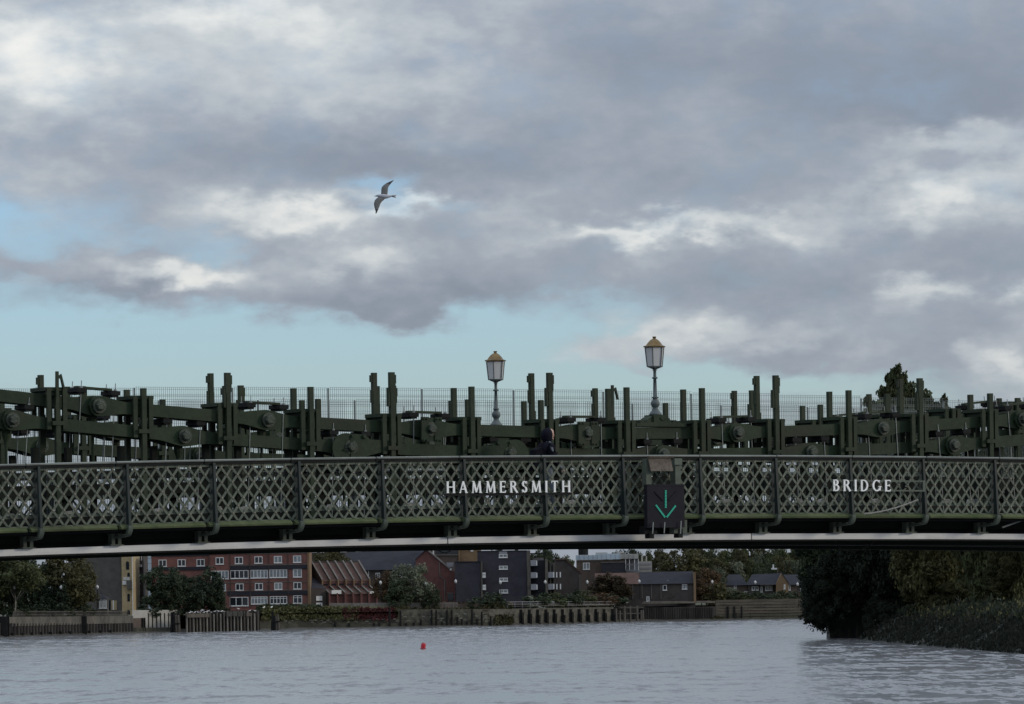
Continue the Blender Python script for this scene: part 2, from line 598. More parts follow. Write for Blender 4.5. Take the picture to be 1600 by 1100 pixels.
def trunk_mesh(name, h, r0, bark, seed, limbs=6, reach=.5):
    """tapered trunk with rising limbs; h is the height up to the crown's middle"""
    r = random.Random(seed)
    mb = MB()
    pts = [(0, 0, -.3)]
    x = y = 0
    for i in range(1, 6):
        x += r.uniform(-.03, .03) * h
        y += r.uniform(-.03, .03) * h
        pts.append((x, y, h * i / 5))
    mb.tube(pts, [r0 * (1 - .75 * i / 5) for i in range(6)], 7)
    for k in range(limbs):
        i = r.choice([2, 3, 3, 4])
        p = Vector(pts[i])
        a = r.uniform(0, 2 * PI)
        L = h * reach * r.uniform(.6, 1)
        q = p + Vector((math.cos(a) * L * .5, math.sin(a) * L * .5, L * .45))
        q2 = p + Vector((math.cos(a) * L * .9, math.sin(a) * L * .9, L * 1.0))
        mb.tube([p, q, q2], [r0 * .4, r0 * .25, r0 * .1], 5)
    return mb.mesh(name, bark, True)


def not_low(p, r):
    return p[2] > -.75 or r.uniform() < .4


CROWNS = {}


def crown(kind, leafmat, variant):
    key = (kind, leafmat.name, variant)
    if key not in CROWNS:
        sd_ = hash_seed(key)
        if kind == 'far':
            CROWNS[key] = crown_mesh('crown', 6500, .060, 70, .30, leafmat, sd_, .4)
        elif kind == 'near':
            CROWNS[key] = crown_mesh('crown', 26000, .034, 130, .25, leafmat, sd_, .35)
        elif kind == 'spire':
            CROWNS[key] = crown_mesh('crown', 9000, .070, 90, .19, leafmat, sd_, .0,
                                     lambda p, r: math.hypot(p[0], p[1]) < (.95 if p[2] < -.1 else .95 * (1 - .62 * p[2])) * r.uniform(.2, 1))
        elif kind == 'shrub':
            CROWNS[key] = crown_mesh('foliage', 900, .11, 26, .36, leafmat, sd_, .3)
    return CROWNS[key]


def hash_seed(key):
    return sum((i + 1) * ord(c) for i, c in enumerate(str(key))) % 100003


def tree(label, px, d, base_z, top_z, half_w, leafmat, kind='far', crown_from=.25, variant=0, bark=None, group=None, name='tree', half_d=None, x=None):
    h = top_z - base_z
    xx = (px - 800) / FOC * d if x is None else x
    t = thing(name, label, 'tree', (xx, d, base_z), 0, group)
    cz = h * (crown_from + 1) / 2
    hz = h * (1 - crown_from) / 2 * .93
    place('crown', crown(kind, leafmat, variant), t, (0, 0, cz), (0, 0, (variant * 1.7 + px) % 6.28), (half_w, half_d or half_w, hz))
    if kind == 'near':              # ragged outer boughs
        br = random.Random(hash_seed((px, d)))
        for i in range(11):
            a_, e_ = br.uniform(0, 2 * PI), br.uniform(-.9, 1.2)
            k_ = br.uniform(.22, .36)
            p_ = Vector((math.cos(a_) * math.cos(e_), math.sin(a_) * math.cos(e_), math.sin(e_))) * br.uniform(.82, 1.04)
            place('bough', crown('far', leafmat, i % 2), t, (p_.x * half_w, p_.y * half_w, cz + p_.z * hz), (0, 0, a_), (k_ * half_w, k_ * half_w, k_ * half_w * .8))
    place('trunk', trunk_mesh('trunk', cz, max(.12, h * .022), bark or BARK, hash_seed((px, d))), t)
    return t


def shrub(label, px, d, base_z, w, h, leafmat, variant=0, group=None, name='shrub', depth=None):
    o = place(name, crown('shrub', leafmat, variant), None, ((px - 800) / FOC * d, d, base_z + h * .42), (0, 0, px % 6.28), (w, depth or w, h * .62))
    return tag(o, label, 'shrub', group)

# ================================================================== THE BRIDGE
# local frame of the bridge: x along the deck, y away from the camera, z up
BAY = 1.87
S_MID = 4.80
bridge = thing('suspension_bridge', 'dark green iron suspension bridge with lattice parapets and stacked eyebar chains over the river', 'bridge', bridge_pt(0, 0, 0), TH)
N_CHAIN, W_ROAD = 2.3, 6.5
N_FAR = N_CHAIN + W_ROAD
N_FAR_PAR = 2 * N_CHAIN + W_ROAD


def camber(s):
    return -.00076 * (s - S_MID) ** 2


def slope(s):
    return -.00152 * (s - S_MID)


Z_RAIL, Z_LEDGE, Z_FT, Z_FB = 9 + 2.548, 9 + 1.265, 9 + .945, 9 + .822
K0, K1 = -1, 14
post_s = [-10.46 + BAY * k for k in range(K0, K1)]

# --- lattice bars: every bar of a near bay is a piece of its own
LAT_W, LAT_Z0, LAT_Z1 = BAY - .10, Z_LEDGE + .09, Z_RAIL - .10
CELL_W, CELL_H = BAY / 8.0, .300


def lattice_segments(width, height):
    """bars of both slants clipped to a panel"""
    out = []
    k_ = CELL_H / CELL_W
    for sgn in (1, -1):
        n_ = int(width / CELL_W + height / CELL_H) + 3
        for i in range(-n_, n_ + 1):
            pts = []
            x_at0 = i * CELL_W + (.03 if sgn > 0 else .03)
            # z = sgn*k*(x - x_at0)
            x_a, x_b = x_at0, x_at0 + sgn * height / k_
            za, zb = 0.0, height
            if sgn < 0:
                pass
            # clip to 0..width
            (xa, z_a), (xb, z_b) = (x_a, za), (x_b, zb)
            lo, hi = 0.0, 1.0
            dx = xb - xa
            t0, t1 = (0 - xa) / dx, (width - xa) / dx
            lo, hi = max(lo, min(t0, t1)), min(hi, max(t0, t1))
            if hi - lo > .06:
                out.append((xa + dx * lo, height * lo, xa + dx * hi, height * hi, sgn))
    return out


SEGS = lattice_segments(LAT_W, LAT_Z1 - LAT_Z0)
# bars lie flat in the panel: rebuild with their width in the panel plane
bar_meshes = []
for xa, za, xb, zb, sg in SEGS:
    y0, y1 = (-.022, -.011) if sg > 0 else (-.0105, .001)
    L = math.hypot(xb - xa, zb - za)
    nx, nz = -(zb - za) / L * .0225, (xb - xa) / L * .0225
    bar_meshes.append(MB().prism([(xa + nx, za + nz), (xa - nx, za - nz), (xb - nx, zb - nz), (xb + nx, zb + nz)], y0, y1).mesh('lattice_bar', LATT))
bj = MB()
for bm_ in bar_meshes:
    bj.add([tuple(v.co) for v in bm_.vertices], [tuple(p.vertices) for p in bm_.polygons])
bars_joined = bj.mesh('lattice_bars', LATT)
rv = MB()
ups = [s_ for s_ in SEGS if s_[4] > 0]
dns = [s_ for s_ in SEGS if s_[4] < 0]
for a_ in ups:
    for b_ in dns:
        k_ = CELL_H / CELL_W
        ca, cb = a_[1] - k_ * a_[0], b_[1] + k_ * b_[0]
        x = (cb - ca) / (2 * k_)
        z = k_ * x + ca
        if .02 < x < LAT_W - .02 and .02 < z < LAT_Z1 - LAT_Z0 - .02:
            rv.lathe([(.024, 0), (.017, .012), (0.004, .016)], 6)
            n_ = 18
            for i in range(len(rv.v) - n_, len(rv.v)):
                vx, vy, vz = rv.v[i]
                rv.v[i] = (x + vx, -.022 - vz, z + vy)
rivet_mesh = rv.mesh('rivets', RIVET)
frame_mesh = MB().box(0, LAT_W, .002, .03, -.03, .015).mesh('parapet_panel', LATT)
top_mesh = MB().box(0, LAT_W, .002, .03, LAT_Z1 - LAT_Z0 - .03, LAT_Z1 - LAT_Z0 + .02).mesh('frame_rail', LATT)
mid_mesh = MB().box(0, LAT_W, .03, .06, .165, .225).mesh('frame_rail', LATT)

fin = MB()                      # parapet post: tapered outstanding fin with a flange
zf0, zf1 = Z_LEDGE - .02, Z_RAIL - .05
fin.prism([(-.065, zf1), (-.145, zf0), (-.01, zf0), (-.01, zf1)], -.012, .012, axis='x')
fin.prism([(-.078, zf1), (-.165, zf0), (-.1445, zf0), (-.0645, zf1)], -.026, .026, axis='x')
fin.box(-.05, .05, .031, .045, zf0, zf1)
fin_mesh = fin.mesh('parapet_post', BLUEGREEN)
br_ = MB()                      # curved foot below each post and the arm that runs back under the footway
arc = []
for i in range(9):
    t = i / 8 * PI / 2
    arc.append((-.19 + .18 * (1 - math.cos(t)), Z_LEDGE + .05 - .20 * math.sin(t)))
inner = [(p[0] + .13 * (1 - i / 12), p[1] + .03) for i, p in enumerate(arc)]
br_.prism(arc + [(.60, Z_LEDGE - .19), (.60, Z_LEDGE - .15)] + [(.05, Z_LEDGE - .10)] + inner[::-1], -.045, .045, axis='x')
bracket_mesh = br_.mesh('bracket', BRACK)
st_ = MB()
for dx in (-.10, .035):
    st_.box(dx, dx + .07, .44, .60, Z_FT + .003, Z_LEDGE - .10)
st_.box(-.14, .14, .40, .64, Z_FT + .003, Z_FT + .028)
st_.box(-.12, .12, .43, .61, Z_LEDGE - .10, Z_LEDGE - .085)
stem_mesh = st_.mesh('bracket_stem', BRACK)
ledge_mesh = MB().prism([(-.12, Z_LEDGE - .01), (-.13, Z_LEDGE + .025), (-.03, Z_LEDGE + .085), (.0, Z_LEDGE + .085), (.0, Z_LEDGE - .01)], 0, BAY - .05, axis='x').mesh('ledge', LEDGE)
rail_b = MB()
rail_b.prism([(-.06, Z_RAIL - .03), (-.07, Z_RAIL - .005), (-.05, Z_RAIL + .01), (.03, Z_RAIL + .01), (.05, Z_RAIL - .005), (.04, Z_RAIL - .03)], -BAY / 2, BAY / 2, axis='x')
handrail_mesh = rail_b.mesh('handrail', RAILM)
under_mesh = MB().box(-BAY / 2, BAY / 2, -.035, .045, Z_RAIL - .085, Z_RAIL - .031).mesh('rail_web', BLACK)
cleat_mesh = MB().prism([(-.10, 0), (-.05, .085), (.04, .095), (.10, .0)], -.05, .06).mesh('cleat', CONC)

for k, s in enumerate(post_s):
    c = camber(s)
    sm = s + BAY / 2
    cm, rot = camber(sm), (0, -math.atan(slope(sm)), 0)
    place('parapet_post', fin_mesh, bridge, (s, 0, c))
    place('bracket', bracket_mesh, bridge, (s, 0, c))
    place('bracket_stem', stem_mesh, bridge, (s, 0, c))
    if k == len(post_s) - 1:
        break
    zl = LAT_Z0 + cm - slope(sm) * LAT_W / 2
    pn = place('parapet_panel', frame_mesh, bridge, (s + .05, 0, zl), rot)
    if k in (0, len(post_s) - 2):           # the two bays cut by the picture's edges: bars joined
        tag(place('lattice_bars', bars_joined, pn), kind='stuff')
    else:
        for bm_ in bar_meshes:
            place('lattice_bar', bm_, pn)
    tag(place('rivets', rivet_mesh, pn), kind='stuff')
    place('frame_rail', top_mesh, pn)
    place('frame_rail', mid_mesh, pn)
    place('ledge', ledge_mesh, bridge, (s + .025, 0, cm - slope(sm) * (BAY / 2 - .025)), rot)
    place('handrail', handrail_mesh, bridge, (sm, 0, cm), rot)
    place('rail_web', under_mesh, bridge, (sm, 0, cm), rot)
    for j in range(3):
        if (k * 3 + j) % 7 != 5:
            place('kerb_cleat', cleat_mesh, bridge, (s + .25 + .6 * j + random.uniform(-.06, .06), .30, Z_LEDGE + .30 + camber(s)), (0, 0, random.uniform(-.3, .3)))

# --- deck, fascia and girders, in one length per bay so that they follow the camber


def along(name, material, n0, n1, z0, z1, s0=-18, s1=34, step=BAY, top=None):
    mb = MB()
    ss = list(np.arange(s0, s1, step))
    vs, fs = [], []
    for s in ss:
        c = camber(s)
        vs += [(s, n0, z0 + c), (s, n1, z0 + c), (s, n1, z1 + c), (s, n0, z1 + c)]
    for i in range(len(ss) - 1):
        for j in range(4):
            fs.append((i * 4 + j, i * 4 + (j + 1) % 4, i * 4 + 4 + (j + 1) % 4, i * 4 + 4 + j))
    fs += [(3, 2, 1, 0), tuple(len(vs) - 4 + j for j in range(4))]
    return mb.add(vs, fs).build(name, material, bridge)


for i, (s0, s1) in enumerate([(-18, -11.5), (-11.47, -1.2), (-1.17, 6.1), (6.13, 34)]):
    along('fascia', WHITE, .50, .66, Z_FB, Z_FT, s0, s1 + .001, (s1 - s0) / 6)
along('flange_plate', BLACK, .44, .74, Z_FB - .035, Z_FB - .002)
along('deck', DECKM, .70, N_FAR_PAR - .70, Z_FT + .10, Z_LEDGE + .09)
along('footway_edge', BLACK, .06, .68, Z_LEDGE - .06, Z_LEDGE + .14)
along('cross_girder_web', BLACK, .9, .93, Z_FB + .01, Z_FT + .11)
for nn, w_ in ((N_CHAIN, .5), (N_FAR, .5)):
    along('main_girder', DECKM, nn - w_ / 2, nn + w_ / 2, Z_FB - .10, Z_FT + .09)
along('soffit_rib', GREEN, 4.0, 4.3, Z_FB - .05, Z_FT + .09)
along('soffit_rib', GREEN, 6.4, 6.7, Z_FB - .05, Z_FT + .09)
along('fascia', WHITE, N_FAR_PAR - .66, N_FAR_PAR - .50, Z_FB, Z_FT)
along('flange_plate', BLACK, N_FAR_PAR - .74, N_FAR_PAR - .44, Z_FB - .035, Z_FB - .002)
for nn in (N_CHAIN, N_FAR):          # stiffening girders beside the roadway; interior shade put into their near-black colour
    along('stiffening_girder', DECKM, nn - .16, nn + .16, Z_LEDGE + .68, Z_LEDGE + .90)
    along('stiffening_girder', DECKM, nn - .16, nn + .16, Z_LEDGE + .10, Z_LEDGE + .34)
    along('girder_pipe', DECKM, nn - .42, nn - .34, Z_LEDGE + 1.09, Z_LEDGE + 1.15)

# far parapet: too far to pick its bars apart, one part
fp = MB()
for k in range(K0 - 2, K1 + 8):
    s = -10.46 + BAY * k
    cm, sl = camber(s + BAY / 2), slope(s + BAY / 2)
    zl = LAT_Z0 + cm - sl * LAT_W / 2
    for xa, za, xb, zb, sg in SEGS:
        y0, y1 = (N_FAR_PAR, N_FAR_PAR + .011) if sg > 0 else (N_FAR_PAR + .0115, N_FAR_PAR + .023)
        L = math.hypot(xb - xa, zb - za)
        nx, nz = -(zb - za) / L * .0225, (xb - xa) / L * .0225
        x0 = s + .05
        fp.prism([(x0 + xa + nx, zl + za + nz + sl * xa), (x0 + xa - nx, zl + za - nz + sl * xa),
                  (x0 + xb - nx, zl + zb - nz + sl * xb), (x0 + xb + nx, zl + zb + nz + sl * xb)], y0, y1)
tag(fp.build('lattice_bars', GREEN, bridge), kind='stuff')  # darker than the near bars: shade inside the bridge put into the colour
far_post = MB().box(-.07, .07, N_FAR_PAR - .03, N_FAR_PAR + .12, Z_LEDGE, Z_RAIL - .05).mesh('parapet_post', BLUEGREEN)
for k in range(K0, K1 + 6):
    s = -10.46 + BAY * k
    place('parapet_post', far_post, bridge, (s, 0, camber(s)))
along('handrail', RAILM, N_FAR_PAR - .05, N_FAR_PAR + .06, Z_RAIL - .03, Z_RAIL + .01)
along('rail_web', BLACK, N_FAR_PAR - .045, N_FAR_PAR + .035, Z_RAIL - .085, Z_RAIL - .031)
along('ledge', GREEN, N_FAR_PAR, N_FAR_PAR + .12, Z_LEDGE - .01, Z_LEDGE + .085)

# --- chains
MID_C = 4.94                     # midspan on the chain planes


def z_up(s):
    return 9 + 3.064 + .00332 * (s - 4.1) ** 2


def z_lo(s):
    return 9 + 2.620 + .00323 * (s - 4.24) ** 2


LINK = 2 * BAY


def link_outline(L, hb=.118, re=.20):
    """half-depth along an eyebar whose ends swell into round eyes at 0 and L"""
    top = []
    xs = list(np.linspace(-re, .62, 15)) + [L / 2] + list(np.linspace(L - .62, L + re, 15))
    for x in xs:
        e = min(x, L - x)
        if e <= 0:
            h = math.sqrt(max(re * re - e * e, 0))
        elif e < .62:
            u = e / .62
            u = u * u * (3 - 2 * u)
            h = re * (1 - u) + hb * u
        else:
            h = hb
        top.append((x, max(h, .004)))
    return [(x, h) for x, h in top] + [(x, -h) for x, h in top[::-1]]


def link_mesh(offs, L=LINK):
    mb = MB()
    for o in offs:
        mb.prism(link_outline(L), o - .028, o + .028)
    return mb.mesh('chain_link', GREEN)


LINK_A = link_mesh((-.245, -.08, .08, .245))
LINK_B = link_mesh((-.163, 0, .163))
pin_b = MB()
pin_b.lathe([(.075, -.34), (.075, .34)], 10)
pin_b.lathe([(.075, -.41), (.098, -.395), (.098, -.335)], 6)
pin_b.lathe([(.098, .335), (.098, .395), (.075, .41)], 6)
pin_b.lathe([(.145, -.336), (.145, -.305)], 20)
for i, (x, y, z) in enumerate(pin_b.v):
    pin_b.v[i] = (x, z, y)
PIN = pin_b.mesh('pin', PINM)
plate_b = MB()
plate_b.box(-.24, .24, -.32, -.29, -.25, .23)
for x0 in (-.24, .075):
    plate_b.box(x0, x0 + .165, -.345, -.3195, -.26, .24)
for x0 in (-.2, -.12, .12, .2):
    for z0 in (-.23, .2):
        plate_b.lathe([(.022, -.01), (.022, 0), (.018, .03)], 6)
        for i in range(len(plate_b.v) - 18, len(plate_b.v)):
            x, y, z = plate_b.v[i]
            plate_b.v[i] = (x0 + x, -.345 - z, z0 + y)
SPLICE = plate_b.mesh('splice_plate', GREEN)

beam_b = MB()
beam_b.box(-.40, .36, -.09, .09, .055, .10)
BEAM = beam_b.mesh('clamp_beam', GREEN2)
BLOCK = MB().box(-.10, .10, -.24, .24, -.03, .054).box(-.07, .07, -.22, .22, -.065, -.031).mesh('cross_block', BLACK)
ROD = MB().tube([(0, 0, -2.1), (0, 0, .20)], .010, 6).lathe([(.03, .056), (.03, .085)], 6).mesh('threaded_rod', STEEL)
ROD_S = MB().tube([(0, 0, -1.7), (0, 0, .20)], .010, 6).lathe([(.03, .056), (.03, .085)], 6).mesh('threaded_rod', STEEL)
HANG = MB().tube([(0, 0, -.17), (0, 0, -.30), (0, 0, -.42)], [.10, .085, .045], 8).tube([(0, 0, -.42), (0, 0, -.52), (0, 0, -1.75)], [.045, .032, .032], 8).mesh('hanger_rod', GREEN)

big_b = MB()                      # broad round-ended strengthening plate
out_ = []
for i in range(13):
    t = PI / 2 + PI * i / 12
    out_.append((-.12 + .31 * math.cos(t), -.03 + .31 * math.sin(t)))
out_ += [(.30, -.20), (.72, -.10), (.95, -.10), (.95, .13), (.45, .15), (.30, .25)]
big_b.prism(out_, -.325, -.300)
big_b.box(-.02, .05, -.345, -.326, -.30, .22)
for x0, z0, r_ in ((.02, .22, .035), (.30, .21, .05), (-.17, -.06, .02)):
    big_b.lathe([(r_, 0), (r_ * .8, .04)], 8)
    for i in range(len(big_b.v) - 16, len(big_b.v)):
        x, y, z = big_b.v[i]
        big_b.v[i] = (x0 + x, -.326 - z, z0 + y)
BIGPLATE = big_b.mesh('strengthening_plate', GREEN)

for side, nn in ((0, N_CHAIN), (1, N_FAR)):
    for lev_, (zf, first) in enumerate(((z_up, MID_C + LINK / 2), (z_lo, MID_C))):
        ks = range(-5, 5 if side == 0 else 7)
        for j in ks:
            s = first + LINK * j
            z = zf(s)
            z2 = zf(s + LINK)
            a = math.atan2(z2 - z, LINK)
            place('chain_link', LINK_A if j % 2 == 0 else LINK_B, bridge, (s, nn, z), (0, -a, 0), (1 / math.cos(a), 1, 1))
            place('pin', PIN, bridge, (s, nn, z), (0, 0.35 * ((j * 7 + lev_ * 3) % 5), 0))
            place('hanger_rod', HANG, bridge, (s, nn, z))
            splice = (lev_ == 0 and j in (-1, -2))
            big = lev_ == 1 and j in (-1, -2)
            if splice:
                place('splice_plate', SPLICE, bridge, (s, nn, z), (0, -a, 0))
            if big and side == 0:
                place('strengthening_plate', BIGPLATE, bridge, (s, nn, z), (0, 0 if j == -2 else 0.0, 0), (1 if j == -2 else -1, 1, 1))
            ct = .27
            cb = place('clamp_beam', BEAM, bridge, (s + .03, nn, z + ct), (0, -a, 0))
            for dx in (-.37, .37):
                place('cross_block', BLOCK, cb, (dx, 0, 0))
                for dy in (-.20, .20):
                    place('threaded_rod', ROD if lev_ == 0 else ROD_S, cb, (dx, dy, 0))

# --- hanger groups: twin posts either side of the chains, with clamp plates
PW = .049
post_hi = MB().box(-PW, PW, -PW, PW, 9 + .95, 9 + 3.96).mesh('hanger_post', GREEN2)
post_lo = MB().box(-PW, PW, -PW, PW, 9 + .95, 9 + 4.02).mesh('hanger_post', GREEN2)
head_f = (MB().box(-.062, .05, -.05, .04, 9 + 3.90, 9 + 4.31).box(.045, .085, -.04, .03, 9 + 4.08, 9 + 4.26).box(-.10, -.058, -.04, .05, 9 + 3.62, 9 + 4.0)
          .box(.052, .068, -.045, .03, 9 + 3.93, 9 + 4.12)).mesh('post_head', GREEN2)
head_b = (MB().box(-.05, .045, -.05, .05, 9 + 3.90, 9 + 4.33).box(-.09, -.046, -.04, .04, 9 + 4.14, 9 + 4.28).box(-.075, -.05, -.04, .04, 9 + 3.72, 9 + 3.98)
          .box(.05, .075, -.045, .045, 9 + 2.9, 9 + 3.55)).mesh('post_head', GREEN2)
hc = MB()
head_c = (hc.prism([(-.06, 9 + 3.42), (.03, 9 + 3.42), (.03, 9 + 4.2), (-.02, 9 + 4.2), (-.03, 9 + 3.7)], -.03, .03).prism([(.03, 9 + 4.10), (.09, 9 + 4.15), (.16, 9 + 3.88), (.12, 9 + 3.88), (.08, 9 + 4.06), (.03, 9 + 4.06)], -.03, .03)).mesh('post_head', GREEN2)
cplate = MB().box(-.045, .045, -.03, .03, 9 + 2.52, 9 + 3.32).mesh('clamp_plate', GREEN2)
spacer = MB().box(-.24, .24, -.34, .34, 9 + 3.33, 9 + 3.40).box(-.16, .16, -.30, .30, 9 + 3.24, 9 + 3.33).mesh('spacer_block', GREEN)
xpiece = MB().box(-.13, .13, -.065, -.02, 9 + 2.60, 9 + 2.68).mesh('cross_piece', GREEN2)
stub = MB().box(-.06, .06, -.06, .06, 9 + 1.2, 9 + 2.9).mesh('girder_stud', DECKM)  # near-black colour carries the shade behind the parapet

for side, nn in ((0, N_CHAIN), (1, N_FAR)):
    for g_i in range(-9, 7 if side == 0 else 11):
        s = MID_C + BAY / 2 + BAY * g_i
        dz = (z_up(s) - 9 - 3.064)                      # clamps ride with the chain
        cc = camber(s)
        jj = g_i if g_i >= 0 else -1 - g_i
        tall = jj % 2 == 1
        for dn, fb in ((-.36, 0), (.36, 1)):
            if tall:
                curl = (side == 0 and g_i == -8 and fb == 0) or (side == 1 and g_i == 1 and fb == 0)
                p_ = place('hanger_post', post_hi if not curl else MB().box(-PW, PW, -PW, PW, 9 + .95, 9 + 3.65).mesh('hanger_post', GREEN2), bridge, (s, nn + dn, cc))
                place('post_head', head_c if curl else (head_f if fb == 0 else head_b), p_, (0, 0, .17 if curl else 0))
            else:
                place('hanger_post', post_lo, bridge, (s, nn + dn, cc))
        for dx in (-.17, .17):
            for dn in (-.33, .33):
                place('clamp_plate', cplate, bridge, (s + dx, nn + dn, dz))
        place('spacer_block', spacer, bridge, (s, nn, dz - .06))
        place('cross_piece', xpiece, bridge, (s, nn - .36, dz))
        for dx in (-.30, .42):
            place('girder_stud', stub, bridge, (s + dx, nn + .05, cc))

# lamp pedestals cast into the top of each chain at midspan
ped = MB()
ped.box(-.62, .62, -.24, .24, 0, .10).box(-.50, .50, -.21, .21, .10, .13)
hump = [(-.36, .13)] + [(.30 * math.cos(t), .13 + .22 * math.sin(t)) for t in np.linspace(PI, 0, 11)] + [(.36, .13)]
ped.prism(hump, -.15, .15)
ped.box(-.155, .155, -.19, .19, .13, .35)
ped.box(-.45, -.36, -.12, .12, .13, .20).box(.36, .45, -.12, .12, .13, .20)
ped.lathe([(.075, 0), (.06, .02)], 10)
for i in range(len(ped.v) - 20, len(ped.v)):
    x, y, z = ped.v[i]
    ped.v[i] = (x + .06, -.19 - z, .25 + y)
PED = ped.mesh('lamp_pedestal', GREEN)
LAMP_Z = {}
for side, nn in ((0, N_CHAIN), (1, N_FAR)):
    z = z_up(MID_C) + .115
    place('lamp_pedestal', PED, bridge, (MID_C, nn, z + .03), scale=(1, 1, .71))
    LAMP_Z[side] = z + .278

# --- the two lamps
lp = MB().lathe([(.145, 0), (.145, .03), (.12, .06), (.075, .12), (.06, .17), (.085, .20), (.105, .25), (.10, .30), (.065, .34), (.055, .38), (.075, .39), (.075, .41), (.05, .42), (.042, .66), (.036, .82), (.065, .83), (.065, .855), (.036, .87), (.034, 1.0), (.06, 1.03)], 14)
LPOLE = lp.mesh('lamp_post', LAMPIRON, True)
LZ = 1.03


def lantern_pt(j, f):
    r = .180 + (.226 - .180) * f
    t = 2 * PI * j / 6 + .30
    return Vector((r * math.cos(t), r * math.sin(t), LZ + .070 + .425 * f))


lf = MB()
for j in range(6):
    lf.bar(lantern_pt(j, 0), lantern_pt(j, 1), .022)
    lf.bar(lantern_pt(j, 0), lantern_pt(j + 1, 0), .022)
    lf.bar(lantern_pt(j, 0), (0, 0, LZ), .016)
LFRAME = lf.mesh('lantern_frame', LAMPIRON)
lg = MB()
vs = [lantern_pt(j, 0) * 1 for j in range(6)] + [lantern_pt(j, 1) * 1 for j in range(6)]
vs = [Vector((v.x * .975, v.y * .975, v.z)) for v in vs] + [Vector((0, 0, LZ + .012))]
LGLASS = lg.add(vs, [(j, (j + 1) % 6, 6 + (j + 1) % 6, 6 + j) for j in range(6)] + [(j, 12, (j + 1) % 6) for j in range(6)] + [(11, 10, 9, 8, 7, 6)]).mesh('lantern_glass', LAMPGLASS)
lc = MB().lathe([(.205, LZ + .497), (.262, LZ + .505), (.266, LZ + .53), (.205, LZ + .55), (.19, LZ + .565), (.165, LZ + .60), (.12, LZ + .65), (.075, LZ + .685), (.04, LZ + .70), (.035, LZ + .715), (.05, LZ + .745), (.035, LZ + .75), (.012, LZ + .752)], 6)
for i, (x, y, z) in enumerate(lc.v):
    t = .30 - PI / 6
    lc.v[i] = (x * math.cos(t) - y * math.sin(t), x * math.sin(t) + y * math.cos(t), z)
LCAP = lc.mesh('lantern_roof', GOLD)
for side, nn, lab in ((0, N_CHAIN, 'nearer gilt-roofed lantern on its post, above a domed pedestal and right of the other lamp'),
                      (1, N_FAR, 'farther gilt-roofed lantern on its post, left of the one on the domed pedestal')):
    t = thing('street_lamp', lab, 'street lamp', bridge_pt(MID_C, nn, LAMP_Z[side]), 0, 'lanterns at the middle of the bridge')
    t.scale = (.925, .925, .925)
    for nm, me in (('lamp_post', LPOLE), ('lantern_frame', LFRAME), ('lantern_glass', LGLASS), ('lantern_roof', LCAP)):
        place(nm, me, t)

# ================================================================== MESH FENCES ON THE BRIDGE
def fence(label, n, z0, z1, s0, s1, folds, pitch=.05, wire=.0028, group=None):
    f = thing('mesh_fence', label, 'fence', bridge_pt(s0, n, z0), TH, group)
    w = 2.4
    k = 0
    s = s0
    while s < s1:
        mb = MB()
        for i in range(int(w / pitch)):
            x = .03 + i * pitch
            mb.box(x - wire, x + wire, -wire, wire, 0, z1 - z0)
        zz = 0.0
        hs = []
        while zz < z1 - z0:
            hs.append(zz)
            zz += .2
        for fz in folds:
            hs += [z1 - z0 - fz, z1 - z0 - fz - .045]
        for h in hs:
            mb.box(0, w - .02, -wire * 2.2, -wire * 1.05, h - wire, h + wire)
        dz = camber(s + w / 2)
        p = mb.build('fence_panel', WIRE, f, (s - s0, 0, dz))
        tag(p, kind=None)
        MB().box(-.014, .014, .012, .05, -.3, z1 - z0 - .02).build('fence_post', WIRE, f, (s - s0 - .01, 0, dz))
        s += w
        k += 1
    return f


zt1 = bridge_sz(800, 608.5, N_FAR_PAR + .15)[1] - camber(9)
fence('tall welded wire mesh fence along the far edge of the bridge', N_FAR_PAR + .15, 9 + 1.4, zt1, -7.5, 19.0, (0.005, .16))
zt2 = bridge_sz(800, 627, N_FAR + .9)[1] - camber(9)
fence('lower wire mesh barrier between the far chain and the tall mesh fence', N_FAR + .9, 9 + 1.4, zt2, -12.5, 24, (0.0, .1), .052, .0026)

